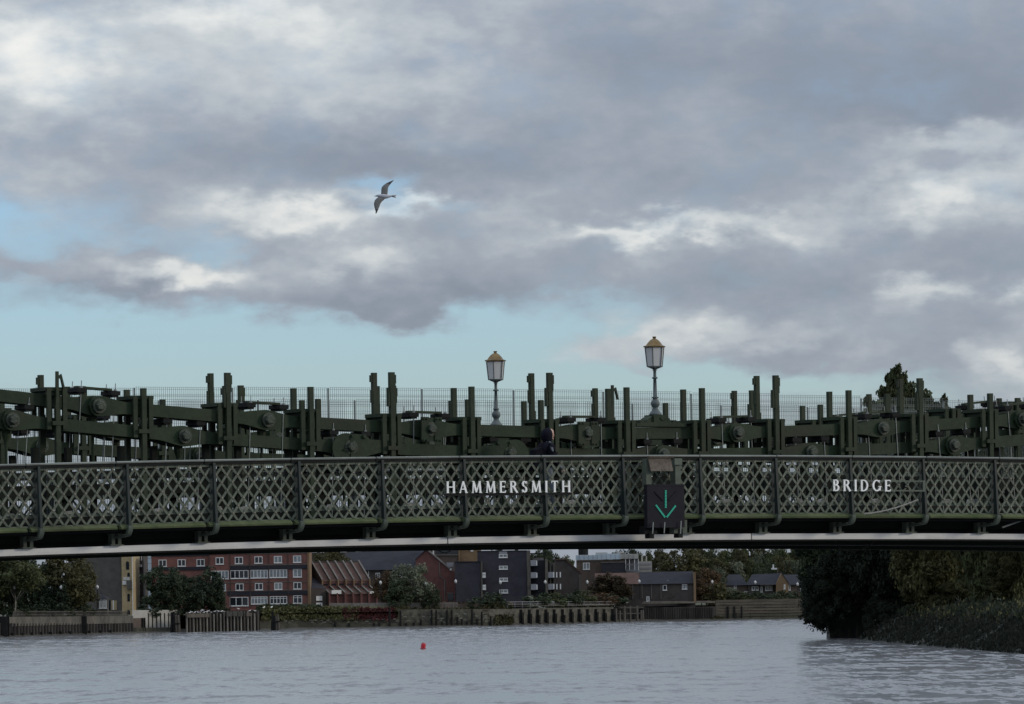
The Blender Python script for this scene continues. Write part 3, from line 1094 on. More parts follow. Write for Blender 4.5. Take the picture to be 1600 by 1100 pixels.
# ================================================================== NAME BOARDS
def stroke_letters():
    S, T, SER = .172, .088, .055

    def serif(x, z, w=.12, up=True):
        return [[(x - w, z), (x + w, z), (x + w, z + (SER if up else -SER)), (x - w, z + (SER if up else -SER))]]

    def stem(x, z0=0, z1=1, w=S):
        h = w / 2
        return [[(x - h, z0), (x + h, z0), (x + h, z1), (x - h, z1)]] + serif(x, z0) + serif(x, z1, up=False)

    def line(x0, z0, x1, z1, w):
        L = math.hypot(x1 - x0, z1 - z0)
        nx, nz = -(z1 - z0) / L * w / 2, (x1 - x0) / L * w / 2
        return [[(x0 + nx, z0 + nz), (x0 - nx, z0 - nz), (x1 - nx, z1 - nz), (x1 + nx, z1 + nz)]]

    def arcs(cx, cz, rx, rz, a0, a1, w0=T, w1=S, n=12):
        out = []
        pr = None
        for i in range(n + 1):
            a = math.radians(a0 + (a1 - a0) * i / n)
            w = w0 + (w1 - w0) * abs(math.cos(a))
            o = (cx + rx * math.cos(a), cz + rz * math.sin(a))
            q = (cx + (rx - w) * math.cos(a), cz + (rz - w * .9) * math.sin(a))
            if pr:
                out.append([pr[0], o, q, pr[1]])
            pr = (o, q)
        return out

    def hbar(x0, x1, z, w=T):
        return [[(x0, z - w / 2), (x1, z - w / 2), (x1, z + w / 2), (x0, z + w / 2)]]
    B = {}
    B['H'] = (stem(.12) + stem(.72) + hbar(.12, .72, .52), .84)
    B['A'] = (line(.10, 0, .40, 1, .085) + line(.40, 1, .72, 0, S) + hbar(.2, .62, .33) + serif(.10, 0, .09) + serif(.72, 0, .12), .84)
    B['M'] = (line(.12, 0, .19, 1, .09) + line(.19, 1, .48, .06, S) + line(.48, .06, .79, 1, .08) + line(.79, 1, .87, 0, S) + serif(.12, 0, .09) + serif(.87, 0, .12) + serif(.14, 1, .09, False) + serif(.82, 1, .09, False), 1.0)
    B['E'] = (stem(.12) + hbar(.12, .56, .96) + hbar(.12, .48, .52) + hbar(.12, .58, .04) + [[(.52, 1), (.58, 1), (.58, .82), (.54, .82)], [(.54, 0), (.62, .2), (.57, .2), (.50, .05)], [(.45, .42), (.5, .42), (.5, .62), (.45, .62)]], .64)
    B['R'] = (stem(.12) + arcs(.30, .745, .30, .255, -90, 90) + hbar(.12, .32, .962) + hbar(.12, .32, .53) + line(.34, .53, .68, 0, S) + serif(.70, 0, .07), .76)
    B['S'] = (arcs(.29, .745, .24, .255, 20, 270) + arcs(.29, .265, .26, .265, 90, -160) + [[(.47, .98), (.52, .98), (.52, .76), (.47, .76)], [(.04, .02), (.09, .02), (.09, .26), (.04, .26)]], .58)
    B['I'] = (stem(.12), .24)
    B['T'] = (stem(.34)[:2] + hbar(.02, .66, .96) + [[(.02, 1), (.07, 1), (.06, .80), (.01, .80)], [(.61, 1), (.66, 1), (.67, .80), (.62, .80)]], .68)
    B['B'] = (stem(.12) + arcs(.30, .755, .25, .245, -90, 90) + arcs(.32, .275, .30, .275, -90, 90) + hbar(.12, .33, .962) + hbar(.12, .34, .525) + hbar(.12, .34, .038), .66)
    B['D'] = (stem(.12) + arcs(.30, .5, .48, .5, -90, 90) + hbar(.12, .32, .962) + hbar(.12, .32, .038), .82)
    B['G'] = (arcs(.46, .5, .44, .5, 50, 318, T, S, 20) + [[(.72, .08), (.84, .08), (.84, .44), (.72, .44)], [(.62, .40), (.92, .40), (.92, .45), (.62, .45)], [(.70, .98), (.75, .98), (.76, .74), (.71, .74)]], .92)
    return B


GLYPH = stroke_letters()


def name_board(word, px0, px1, ytop0, ybot0, ytop1, ybot1, label, rail_to=None):
    off = -.14
    s0, zt = bridge_sz(px0, ytop0, off)
    _, zb = bridge_sz(px0, ybot0, off)
    s1, zt_1 = bridge_sz(px1, ytop1, off)
    hgt = zt - zb
    sl = (zt_1 - zt) / (s1 - s0)
    t = thing('name_board', label, 'sign', bridge_pt(s0, off, zb), TH, 'name boards on the bridge')
    adv = [GLYPH[c][1] for c in word]
    gap_n = len(word) - 1
    tot = sum(adv) * hgt * 1.02
    gap = ((s1 - s0) - tot) / gap_n
    x = 0
    pieces = {}
    for i, ch in enumerate(word):
        polys, a_ = GLYPH[ch]
        if ch not in pieces:
            mb = MB()
            for j, poly in enumerate(polys):
                # widen a touch in x so that the letters keep the photo's proportions on the receding face
                mb.prism([(p[0] * hgt * 1.02, p[1] * hgt) for p in poly], -.02 - .0004 * j, .0)
            pieces[ch] = mb.mesh('letter', LETTER)
        tag(place('letter', pieces[ch], t, (x, 0, sl * x)), label='white letter ' + ch)
        x += a_ * hgt * 1.02 + gap
    xe = (bridge_sz(rail_to, ytop1, off)[0] - s0) if rail_to else (s1 - s0 + .05)
    for zz in (hgt - .02, .018):
        MB().bar((-.05, .016, zz), (xe, .016, zz + sl * xe), .022, .03).build('rail', GREEN if not rail_to else BRACK, t)
    if not rail_to:
        MB().bar((-.03, .03, -.035), (xe, .03, -.035 + sl * xe), .03, .04).build('drip_rail', BLACK, t)
    else:
        MB().bar((xe, .016, .0 + sl * xe), (xe, .016, hgt + sl * xe), .03, .06).build('end_strap', BRACK, t)
    for xx in np.arange(.1, xe, .45):
        MB().box(xx - .02, xx + .02, .03, -off, hgt * .3, hgt * .3 + .03).build('fixing', BLACK, t, (0, 0, sl * xx))
    return t


name_board('HAMMERSMITH', 697, 890.5, 752.3, 770.5, 751.0, 769.3, 'white capitals reading HAMMERSMITH fixed across the lattice parapet')
name_board('BRIDGE', 1301, 1391.5, 749.3, 767.3, 750.0, 768.0, 'white capitals reading BRIDGE with an empty rail frame to their right', 1444)

# ================================================================== NAVIGATION SIGNAL
OFFS = -.42
s0, zt = bridge_sz(1011, 757, OFFS)
s1, zb = bridge_sz(1070, 824, OFFS)
sgn = thing('navigation_signal', 'square dark signal box with a lit green downward arrow hung on the parapet', 'signal', bridge_pt(s0, OFFS, zb), TH)
ws, hs = s1 - s0, zt - zb
MB().box(0, ws, 0, .12, 0, hs).box(-.004, ws + .004, -.006, .004, hs - .03, hs + .004).build('signal_box', DARKGREY, sgn)


def sig(px, py):
    s_, z_ = bridge_sz(px, py, OFFS - .02)
    return s_ - s0, z_ - zb


def strip(name, p, q, w, m_):
    (xa, za), (xb, zb_) = sig(*p), sig(*q)
    return MB().bar((xa, -.012, za), (xb, -.012, zb_), .012, w, m_ and 0, up=(0, 0, 1)).build(name, m_, sgn) if False else flat_strip(name, xa, za, xb, zb_, w, m_)


def flat_strip(name, xa, za, xb, zb_, w, m_):
    L = math.hypot(xb - xa, zb_ - za)
    nx, nz = -(zb_ - za) / L * w / 2, (xb - xa) / L * w / 2
    if m_ is not LED:
        return MB().prism([(xa + nx, za + nz), (xa - nx, za - nz), (xb - nx, zb_ - nz), (xb + nx, zb_ + nz)], -.02, -.007).build(name, m_, sgn)
    mb = MB()
    dx, dz = (xb - xa) / L, (zb_ - za) / L
    n_ = int(L / .03)
    for r_ in (-.3, .3):
        for i in range(n_):
            f0, f1 = (i + .08) * L / n_, (i + .80) * L / n_
            ox, oz = nx * 2 * r_, nz * 2 * r_
            q = .42
            mb.prism([(xa + dx * f0 + ox + nx * q, za + dz * f0 + oz + nz * q), (xa + dx * f0 + ox - nx * q, za + dz * f0 + oz - nz * q),
                      (xa + dx * f1 + ox - nx * q, za + dz * f1 + oz - nz * q), (xa + dx * f1 + ox + nx * q, za + dz * f1 + oz + nz * q)], -.02, -.007)
    return tag(mb.build(name, m_, sgn), kind='stuff')


strip('light_strip', (1040.5, 766), (1040.5, 794), .034, LED)
strip('light_strip', (1025, 789), (1039.6, 808.5), .032, LED)
strip('light_strip', (1056, 790), (1041.8, 808.5), .032, LED)
strip('unlit_strip', (1024, 768), (1037, 782), .03, LEDOFF)
strip('unlit_strip', (1058, 768), (1045, 782), .03, LEDOFF)
for i, (pxa, pya, pyb) in enumerate(((1019.5, 816, 834), (1037.5, 816, 833), (1063, 814, 834))):
    (xa, za), (_, zb_) = sig(pxa, pya), sig(pxa, pyb)
    MB().tube([(xa, -.05, za), (xa - .02, -.05, zb_)], .012, 6).build('rod', STEEL, sgn)
for pa, pb, y0, y1, m_ in (((1016, 716), (1025, 760), .14, .30, BRACK), ((1060, 718), (1069, 757), .10, .30, BRACK), ((1057, 716), (1069, 726), .05, .10, BRACK),
                           ((1014, 822), (1034, 834), .15, .35, BLACK), ((1059, 812), (1080, 833), .13, .3, BRACK), ((1066, 826), (1073, 840), .12, .3, BLACK), ((1021, 832), (1028, 841), .12, .3, BLACK)):
    (xa, za), (xb, zb_) = sig(*pa), sig(*pb)
    MB().box(xa, xb, y0, y1, zb_, za).build('mounting_bracket', m_, sgn)
(xa, za), (xb, zb_) = sig(1018, 715), sig(1053, 736)
MB().prism([(.0, zb_), (.10, za), (.13, za), (.03, zb_)], xa, xb, axis='x').build('timber_board', RUST, sgn)
MB().box(xa - .03, xb + .05, .05, .10, za + .005, za + .03).build('board_strap', RUST, sgn)

# ================================================================== ROPE, CABLES, LOOSE BAR
pts = []
for i in range(15):
    f = i / 14
    px_, py_ = 1350 + 85 * f, 803 - 22 * f ** 1.6
    s_, z_ = bridge_sz(px_, py_, -.22)
    pts.append(bridge_pt(s_, -.22, z_ + .006 * (i % 2)))
rb = MB()
for i in range(len(pts) - 1):
    p, q = pts[i], pts[i + 1]
    for j in range(3):
        a_, b_ = p.lerp(q, j / 3), p.lerp(q, (j + .85) / 3)
        rb.tube([a_, a_.lerp(b_, .5) + Vector((0, 0, .002)), b_], [.011, .02, .011], 6)
tag(rb.build('rope', ROPE), 'pale twisted rope slung across the lattice under the word BRIDGE', 'rope')


def cable(name, pix, off, rad, m_, label, cat):
    ps = []
    for px_, py_ in pix:
        s_, z_ = bridge_sz(px_, py_, off)
        ps.append(bridge_pt(s_, off, z_))
    return tag(MB().tube(ps, rad, 6).build(name, m_), label, cat)


cable('cable', [(678, 851), (682, 858), (690, 863), (697, 864), (703, 861), (708, 855)], .40, .012, CABLE, 'black cable looping below the white beam above the gabled brick house', 'cable')
cable('cable', [(1305, 846), (1312, 857), (1322, 861), (1333, 861.5), (1345, 859), (1358, 853), (1366, 846)], .40, .012, CABLE, 'black cable drooping below the white beam above the dark riverside trees', 'cable')
cable('loose_bar', [(1566, 824), (1604, 810)], .2, .022, STEEL, 'grey bar slanting across the gap under the right end of the parapet', 'bar')

# ================================================================== FAR BANK: BUILDINGS
def brick(name, col, var=.2):
    return mat(name, col, .85, var, .6, bump=.1, col2=tuple(min(1, c * 1.25) for c in col))


B_RED = brick('red_brick', (.165, .072, .060))
B_DKRED = brick('dark_red_brick', (.115, .048, .044))
B_BROWN = brick('brown_brick', (.085, .064, .052))
B_DKBROWN = brick('dark_brown_brick', (.055, .045, .041))
B_YELLOW = brick('yellow_stock_brick', (.33, .26, .15))
B_TAN = brick('tan_brick', (.17, .112, .062))  # real tan brick, and painted-in sunlight on end piers, wall ends and a gable
B_BLUE = brick('blue_black_brick', (.036, .034, .044))
B_GREY = brick('dark_grey_brick', (.078, .073, .066))
CONC2 = mat('weathered_concrete', (.085, .078, .066), .9, .4, .5, bump=.2, col2=(.135, .124, .104), streak=(1, 1, .3))  # real concrete, and painted-in sunlight on the dark flats' edges
SLATE = mat('slate', (.020, .021, .028), .9, .3, .5, streak=(1, 1, 4))
TILE = mat('brown_roof_tile', (.082, .046, .036), .9, .3, .6)
COPING = mat('pale_coping', (.13, .118, .108), .8, .2, 1.0)
UPVC = mat('white_window_paint', (.62, .62, .61), .5, .06, 1.0)
GREYPANEL = mat('grey_panel', (.24, .24, .26), .6, .15, .5)
BLUEPANEL = mat('pale_blue_cladding', (.40, .48, .54), .5, .12, .4)
WHITEWALL = mat('white_render', (.34, .33, .30), .7, .12, .5)
CURTAIN = mat('pale_curtain', (.45, .44, .42), .9, .2, 2.0)
TIMBER = mat('weathered_timber', (.080, .070, .058), .9, .35, .8, streak=(1, 1, .2))
TIMBER_P = mat('bleached_timber', (.105, .095, .080), .9, .3, .8, streak=(1, 1, .2))
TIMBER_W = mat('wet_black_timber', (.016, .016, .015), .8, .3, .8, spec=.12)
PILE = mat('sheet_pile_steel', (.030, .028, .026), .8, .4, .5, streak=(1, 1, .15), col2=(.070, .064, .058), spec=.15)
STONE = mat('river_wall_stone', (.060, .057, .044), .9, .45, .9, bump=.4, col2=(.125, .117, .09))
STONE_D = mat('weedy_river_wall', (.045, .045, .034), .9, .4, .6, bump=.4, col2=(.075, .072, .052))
FENCEP = mat('pale_timber_fence', (.20, .18, .16), .9, .2, .7)
GLASS_D = mat('window_glass', (.018, .021, .026), .08, .3, .2, spec=.6)
GLASS_L = mat('curtained_window_glass', (.20, .22, .23), .15, .4, .8, spec=.5)
DOORM = mat('white_garage_door', (.62, .62, .60), .6, .1, 1.0)


class House:
    """a building whose front stands `d` metres ahead; pixel columns and rows turn into metres on that front"""
    def __init__(s, name, label, cat, px, d, rz=0.0, group=None, base=LAND_Z):
        s.d, s.px = d, px
        s.x0 = (px - 800) / FOC * d
        s.t = thing(name, label, cat, (s.x0, d, base), rz, group)
        s.base = base
        s.win = {}

    def X(s, px):
        return (px - 800) / FOC * s.d - s.x0

    def Z(s, py, px=None):
        return at(px or s.px, py, s.d).z - s.base

    def part(s, name, mb, m_, parent=None, loc=(0, 0, 0), rot=(0, 0, 0)):
        return mb.build(name, m_, parent or s.t, loc, rot)

    def wall(s, px0, px1, py_top, depth, m_, name='wall', y=0.0, py_bot=None):
        return s.part(name, MB().box(s.X(px0), s.X(px1), y, y + depth, s.Z(py_bot) if py_bot else -.6, s.Z(py_top)), m_)

    def window(s, pxc, pyc, w_px, h_px, panes=2, y=-.03, glass=None, parent=None, transom=False, name='window'):
        w, h = w_px / FOC * s.d, h_px / FOC * s.d
        key = (round(w, 2), round(h, 2), panes, transom)
        if key not in s.win:
            f = MB()
            t = .14
            f.box(-w / 2, w / 2, -.08, .06, -h / 2, -h / 2 + t).box(-w / 2, w / 2, -.08, .06, h / 2 - t, h / 2)
            for i in range(panes + 1):
                x = -w / 2 + t / 2 + (w - t) * i / panes
                f.box(x - t / 2, x + t / 2, -.081, .059, -h / 2 + t, h / 2 - t)
            if transom:
                f.box(-w / 2 + t, w / 2 - t, -.07, .05, h * .18, h * .18 + .1)
            f.box(-w / 2 - .1, w / 2 + .1, -.14, .04, -h / 2 - .09, -h / 2 - .002)
            s.win[key] = (f.mesh('window', UPVC), MB().box(-w / 2 + t * .6, w / 2 - t * .6, -.03, .0, -h / 2 + t * .6, h / 2 - t * .6).mesh('pane', GLASS_D),
                          MB().box(-w / 2 + t * .6, w / 2 - t * .6, -.03, .0, -h / 2 + t * .6, h / 2 - t * .6).mesh('pane', GLASS_L))
        fm, pm, pl = s.win[key]
        o = place(name, fm, parent or s.t, (s.X(pxc), y, s.Z(pyc)))
        place('pane', pl if glass == 'light' else pm, o)
        return o

    def slab(s, name, px0, px1, py0, py1, y0, y1, m_):
        """box between pixel columns and rows"""
        return s.part(name, MB().box(s.X(px0), s.X(px1), y0, y1, s.Z(py1), s.Z(py0)), m_)

    def gable(s, px0, px1, py_eave, py_apex, y0, y1, m_, px_apex=None, name='gable'):
        pa = px_apex or (px0 + px1) / 2
        return s.part(name, MB().prism([(s.X(px0), s.Z(py_eave)), (s.X(px1), s.Z(py_eave)), (s.X(pa), s.Z(py_apex))], y0, y1), m_)


# --- dark hall with the yellow brick tower
h = House('brick_hall', 'dark grey brick hall with a tall narrow yellow brick front beside the white river wall', 'building', 170, 1042)
h.wall(110, 190.5, 846, 26, B_GREY)
h.wall(190.6, 208.5, 842, 24, B_YELLOW, 'front_wall', -.5)
for pxc, pyc, wp, hp in ((200, 884, 5, 13), (201.5, 899, 4, 8), (201, 934, 4, 12), (200.5, 957, 5, 7)):
    a_ = MB()
    w_, h_ = wp / FOC * h.d, hp / FOC * h.d
    a_.prism([(-w_ / 2, -h_ / 2), (w_ / 2, -h_ / 2), (w_ / 2, h_ / 2 - w_ / 2)] + [(w_ / 2 * math.cos(t), h_ / 2 - w_ / 2 + w_ / 2 * math.sin(t)) for t in np.linspace(.3, PI - .3, 6)] + [(-w_ / 2, h_ / 2 - w_ / 2)], -.05, .02)
    h.part('window', a_, GLASS_D, None, (h.X(pxc), -.5, h.Z(pyc)))
h.slab('sign_panel', 193, 203, 902, 907, -.75, -.52, CURTAIN)
h.slab('sign_panel', 192, 198, 908, 914, -.9, -.6, UPVC)
h.slab('awning', 199, 206, 907, 921, -1.3, -.55, B_GREY)
h.slab('doorway', 168, 172, 938, 953, -.08, .02, GLASS_D)
h.slab('doorway', 173.5, 182, 938.5, 953, -.08, .02, B_YELLOW)  # lit opening: its yellow light is put into the colour
h.slab('pier', 176, 177.5, 938, 953, -.2, -.09, UPVC)
h.part('downpipe', MB().tube([(h.X(207.4), -.62, 0), (h.X(207.4), -.62, h.Z(846))], .09, 6), UPVC)
k_ = House('kiosk', 'small hipped-roof river kiosk with two white framed windows against the dark hall', 'kiosk', 158, 991)
k_.wall(149.5, 167.5, 936, 3, B_GREY)
k_.part('roof', MB().add([(k_.X(148.5), -.3, k_.Z(936)), (k_.X(168.5), -.3, k_.Z(936)), (k_.X(168.5), 3.3, k_.Z(936)), (k_.X(148.5), 3.3, k_.Z(936)), (k_.X(157), 1.5, k_.Z(927))],
                         [(0, 1, 4), (1, 2, 4), (2, 3, 4), (3, 0, 4), (3, 2, 1, 0)]), SLATE)
k_.part('finial', MB().tube([(k_.X(157), 1.5, k_.Z(928)), (k_.X(157), 1.5, k_.Z(923.5))], .06, 6), SLATE)
k_.window(157.3, 943.5, 5.4, 14, 2, transom=True)
k_.window(163.7, 943.5, 5.4, 14, 2, glass='light', transom=True)

# --- slim balconied block behind the tower
h = House('balcony_block', 'slim dark brown block with steel balconies between the yellow tower and the dark trees', 'building', 216, 1060)
h.wall(209, 224, 843, 14, B_DKBROWN)
for pxc in (214.2, 218.2, 221.8):
    h.slab('slit_window', pxc - .8, pxc + .8, 862, 876, -.08, .02, UPVC)
h.slab('balcony', 208.5, 222.5, 882, 886, -2.2, -.02, WHITEWALL)
for py in (911, 937):
    h.slab('balcony', 209, 220, py, py + 2.5, -2.0, -.02, GREYPANEL)
for pxc in (210, 218.8):
    h.slab('post', pxc - .5, pxc + .5, 886.2, 952, -1.9, -1.6, GREYPANEL)
for py in (890, 916, 942):
    h.slab('doorway', 211, 217, py, py + 14, -.09, .02, GLASS_D)
h = House('clad_block', 'pale blue clad block showing between the balconied block and the red brick flats', 'building', 231, 1085)
h.wall(222, 240, 847, 12, BLUEPANEL)
for py in (864, 872, 880):
    h.slab('cladding_joint', 222, 240, py, py + .5, -.05, .02, GREYPANEL)

# --- red brick flats
h = House('brick_flats', 'long red brick block of flats with white casement windows in four rows', 'building', 360, 1048)
h.wall(237, 328, 868, 14, B_RED)
h.wall(328.1, 483.5, 866, 15, B_RED, 'wall', -.6)
h.slab('end_pier', 481, 484.3, 864, 953, -.95, 10, B_TAN)  # sunlit end of the red brick: warm light put into the tan
h.slab('roof', 236, 330, 864, 868.4, 1.5, 13, SLATE)
h.part('parapet', MB().box(h.X(328), h.X(481), -.75, -.1, h.Z(866), h.Z(864.8)), COPING)
h.part('parapet', MB().box(h.X(236.5), h.X(327.5), -.15, .3, h.Z(868), h.Z(866.9)), SLATE)
h.slab('penthouse', 352, 432, 857, 865, 4, 13, B_DKRED)
for i in range(6):
    h.slab('penthouse_window', 354 + i * 6, 356 + i * 6, 859, 864, 3.9, 4.02, UPVC)
h.slab('vent_box', 384, 400, 863.4, 865.4, 1, 3, B_TAN)
h.slab('chimney', 431, 435, 855, 865, 2, 3.5, B_RED)
for py, xa in ((884.5, 360), (924.8, 355)):
    h.slab('slate_band', xa, 480.6, py, py + 6.0, -.80, -.62, SLATE)
h.slab('slate_band', 238, 327, 885, 890, -.2, -.02, SLATE)
for py, xa in ((909.8, 345), (922.6, 345), (882.8, 360)):
    h.slab('string_course', xa, 480.6, py, py + 1.1, -.72, -.62, COPING)
for px_ in (327.6, 360, 391, 420.5, 450.5):
    h.slab('downpipe', px_ - .5, px_ + .5, 867, 950, -.86, -.62, B_DKBROWN)
for i, px_ in enumerate((254.5, 284.3, 314)):
    h.window(px_, 878.4, 12.6, 10.8, 2, -.03)
for i, px_ in enumerate((344, 374, 404.7, 435, 465)):
    h.window(px_, 876 - i * .25, 12.6, 10.8, 2, -.63, 'light' if i in (3, 4) else None)
for i, (px_, w_, n_) in enumerate(((344, 27.5, 5), (374.5, 28.5, 4), (405, 28, 5), (435.2, 28, 5), (465, 13.6, 2))):
    h.window(px_, 898 - i * .3, w_, 13, n_, -.63, None if i == 1 else 'light')
for i, px_ in enumerate((347, 374.5, 404.7, 435, 465)):
    h.window(px_, 917.6 - i * .25, 12.6, 10.8, 2, -.63, 'light' if i in (0, 3) else None)
h.window(373.5, 940, 29, 14, 3, -.63)
h.window(405, 938.6, 26, 12, 5, -.63, 'light', transom=True)
h.window(435, 938.6, 27, 12, 5, -.63, None, transom=True)
h.window(465, 938, 14, 12.5, 2, -.63, None, transom=True)
for px_ in (330, 449, 478):
    h.slab('bracket_lamp', px_ - .7, px_ + .7, 947, 948.4, -1.0, -.65, UPVC)

# --- stepped terrace with sloping roofs
TERR_RZ = math.radians(25)
tx, td = (487 - 800) / FOC * 1062, 1062
terr = thing('stepped_terrace', 'terrace of narrow brick houses with parallel sloping roofs and pale party walls', 'building', (tx, td, LAND_Z), TERR_RZ)
UW = 1.82
mpp = td / FOC


def zt(py):
    return at(500, py, td).z - LAND_Z


ridge_y, eave_y, low_y = 0.0, -5.6, -9.2
zr, ze, zl2, zw = zt(877), zt(906.5), zt(917.5), zt(927.5)
for i in range(6):
    x0, x1 = i * UW, (i + 1) * UW
    MB().prism([(ridge_y, zr - .35), (eave_y, ze - .2), (eave_y, ze - .45), (ridge_y, zr - .6)], x0 + .13, x1 - .13, axis='x').build('roof', TILE, terr)
    MB().box(x0 + .13, x1 - .13, eave_y + .1, ridge_y + 6, -.5, ze - .46).build('wall', B_RED, terr)
    MB().prism([(eave_y, zl2 - .1), (low_y, zw - .1), (low_y, zw - .3), (eave_y, zl2 - .3)], x0 + .13, x1 - .13, axis='x').build('roof', TILE, terr)
    MB().box(x0 + .13, x1 - .13, low_y + .2, eave_y + .05, -.5, zw - .4).build('wall', B_DKRED, terr)
    MB().box(x0 + .4, x1 - .4, eave_y - .0, eave_y + .08, zl2 + .35, ze - .75).build('window', GLASS_D, terr)
    if i % 2 == 1 or i == 5:
        MB().box(x0 + .3, x1 - .3, low_y + .1, low_y + .19, -.3, 1.5).build('garage_door', DOORM, terr)
    else:
        MB().box(x0 + .5, x1 - .5, low_y + .12, low_y + .19, -.3, 1.4).build('door', B_DKBROWN, terr)
for i in range(7):
    x0 = i * UW
    MB().prism([(ridge_y + 6, -.5), (ridge_y + 6, zr), (ridge_y, zr), (eave_y - .2, ze + .05), (eave_y - .2, zl2 + .15), (low_y - .3, zw + .1), (low_y - .3, -.5)], x0 - .125, x0 + .125, axis='x').build('party_wall', B_BROWN if i else B_DKBROWN, terr)
    c_ = MB()
    c_.prism([(ridge_y, zr + .02), (eave_y - .2, ze + .07), (eave_y - .2, ze + .22), (ridge_y, zr + .17)], x0 - .17, x0 + .17, axis='x')
    c_.prism([(eave_y - .25, zl2 + .17), (low_y - .3, zw + .12), (low_y - .3, zw + .26), (eave_y - .25, zl2 + .31)], x0 - .17, x0 + .17, axis='x')
    c_.build('coping', COPING, terr)
    MB().box(x0 - .15, x0 + .15, eave_y - .34, eave_y - .21, zl2 + .35, ze + .05).build('wall_end', B_TAN, terr)  # tan strip paints sunlight on the party wall's edge
    MB().box(x0 - .15, x0 + .15, low_y - .44, low_y - .31, .3, zw + .1).build('wall_end', B_DKRED, terr)
MB().box(UW * .3, UW * 1.5, low_y - .4, low_y + .15, zw - .1, zw + .7).build('skylight', DOORM, terr)
MB().box(UW * 5.1, UW * 6.0, low_y - .4, low_y + 1.0, zw - .15, zw + .35).build('skylight', DOORM, terr)
MB().box(-4.3, -.2, low_y + .8, ridge_y + 5, -.5, zl2 - .2).build('side_wall', B_DKBROWN, terr)
MB().prism([(ridge_y + 5, zr - 1.4), (low_y + .8, zl2 - .2), (ridge_y + 5, zl2 - .2)], -4.3, -.2, axis='x').build('side_roof', SLATE, terr)
for z_ in (1.0, 2.4):
    MB().box(-2.6, -1.2, low_y + .65, low_y + .82, z_, z_ + 1.0).build('side_window', UPVC, terr)
for px_ in (731.5, 794):
    pass

# --- slate-roofed block with the red gable
h = House('slate_roof_block', 'broad slate-roofed dark brick block with a red brick gable end', 'building', 600, 1088)
h.wall(548, 652, 890, 14, B_DKBROWN)
h.part('roof', MB().add([(h.X(538), -.6, h.Z(890.5)), (h.X(655), -.6, h.Z(890.5)), (h.X(668), 8, h.Z(858)), (h.X(538), 8, h.Z(862)), (h.X(538), 16, h.Z(890)), (h.X(655), 16, h.Z(890))],
                        [(0, 1, 2, 3), (3, 2, 5, 4), (0, 4, 5, 1), (0, 3, 4), (1, 5, 2)]), SLATE)
h.window(590.5, 900.5, 7, 11, 2)
h.window(590.5, 918, 8, 10, 2)
h.window(607.5, 918, 8, 10, 2)
h.window(570, 918, 8, 10, 2)
h.window(625, 900.5, 7, 11, 2)
h.part('downpipe', MB().box(h.X(575.8), h.X(576.6), -.2, -.03, 0, h.Z(891)), UPVC)
h = House('gabled_house', 'tall dark red brick gabled house with white downpipes right of the grey-green willow', 'house', 685, 1082)
h.part('gable_wall', MB().prism([(h.X(650), -.6), (h.X(717), -.6), (h.X(716), h.Z(905)), (h.X(709), h.Z(893)), (h.X(701), h.Z(888)), (h.X(667), h.Z(858.5)), (h.X(650), h.Z(874))], 0, 12), B_DKRED)
h.part('verge', MB().prism([(h.X(649.4), h.Z(874.6)), (h.X(666.8), h.Z(858.8)), (h.X(666.8), h.Z(857.2)), (h.X(649.4), h.Z(873))], -.25, 12.1), SLATE)
h.part('verge', MB().prism([(h.X(666.9), h.Z(858.8)), (h.X(701.5), h.Z(889.2)), (h.X(703), h.Z(887.6)), (h.X(667), h.Z(856.8))], -.35, 12.1), COPING)
h.part('chimney', MB().box(h.X(676.7), h.X(678.6), 1.5, 2.5, h.Z(872), h.Z(855)), UPVC)
h.part('downpipe', MB().tube([(h.X(687), -.12, h.Z(879)), (h.X(687.6), -.12, h.Z(900)), (h.X(695), -.12, h.Z(906)), (h.X(695), -.12, 0)], .11, 6), COPING)
for py, px_ in ((902, 713.8), (918, 714.5), (930, 716.8)):
    h.slab('bay_window', px_ - 1.2, px_ + 1.6, py - 5, py + 5, -.6, .5, UPVC)
h.slab('doorway', 699, 708, 928, 940, -.07, .02, GLASS_D)
h.slab('door_lintel', 698.5, 708.5, 926.3, 927.8, -.12, .02, COPING)
h.slab('dormer', 698, 709, 879, 886, 2, 5, GREYPANEL)
h.slab('vent', 703, 706, 888.5, 891.5, -.2, .4, UPVC)

# --- blocks behind, their tops under the bridge
h = House('long_block', 'long dark block with a strip of white framed top floor windows behind the slate roof', 'building', 600, 1150)
h.wall(486, 668, 846, 14, B_DKBROWN)
for i, (px_, w_) in enumerate(((491, 8), (504, 5), (537, 9), (562, 9), (569.5, 3), (580.5, 8), (599.5, 4.5), (643.5, 8), (658, 6))):
    h.window(px_, 856.5, w_, 10, 2 if w_ > 5 else 1)
h = House('brown_block', 'brown brick block with a broad dark window between the red gable and the dark flats', 'building', 718, 1130)
h.wall(672, 719.5, 842, 14, B_BROWN)
h.wall(719.6, 752, 842, 14, B_TAN, 'wall', .8)
h.slab('window_band', 682, 716, 856, 865, -.08, .02, GLASS_D)
h.slab('parapet', 671.5, 719, 866, 867.5, -.3, -.02, COPING)
h.slab('pier', 717, 719.3, 850, 880, -.4, -.02, B_TAN)
h.slab('window', 736, 740, 853, 862, .7, .82, UPVC)

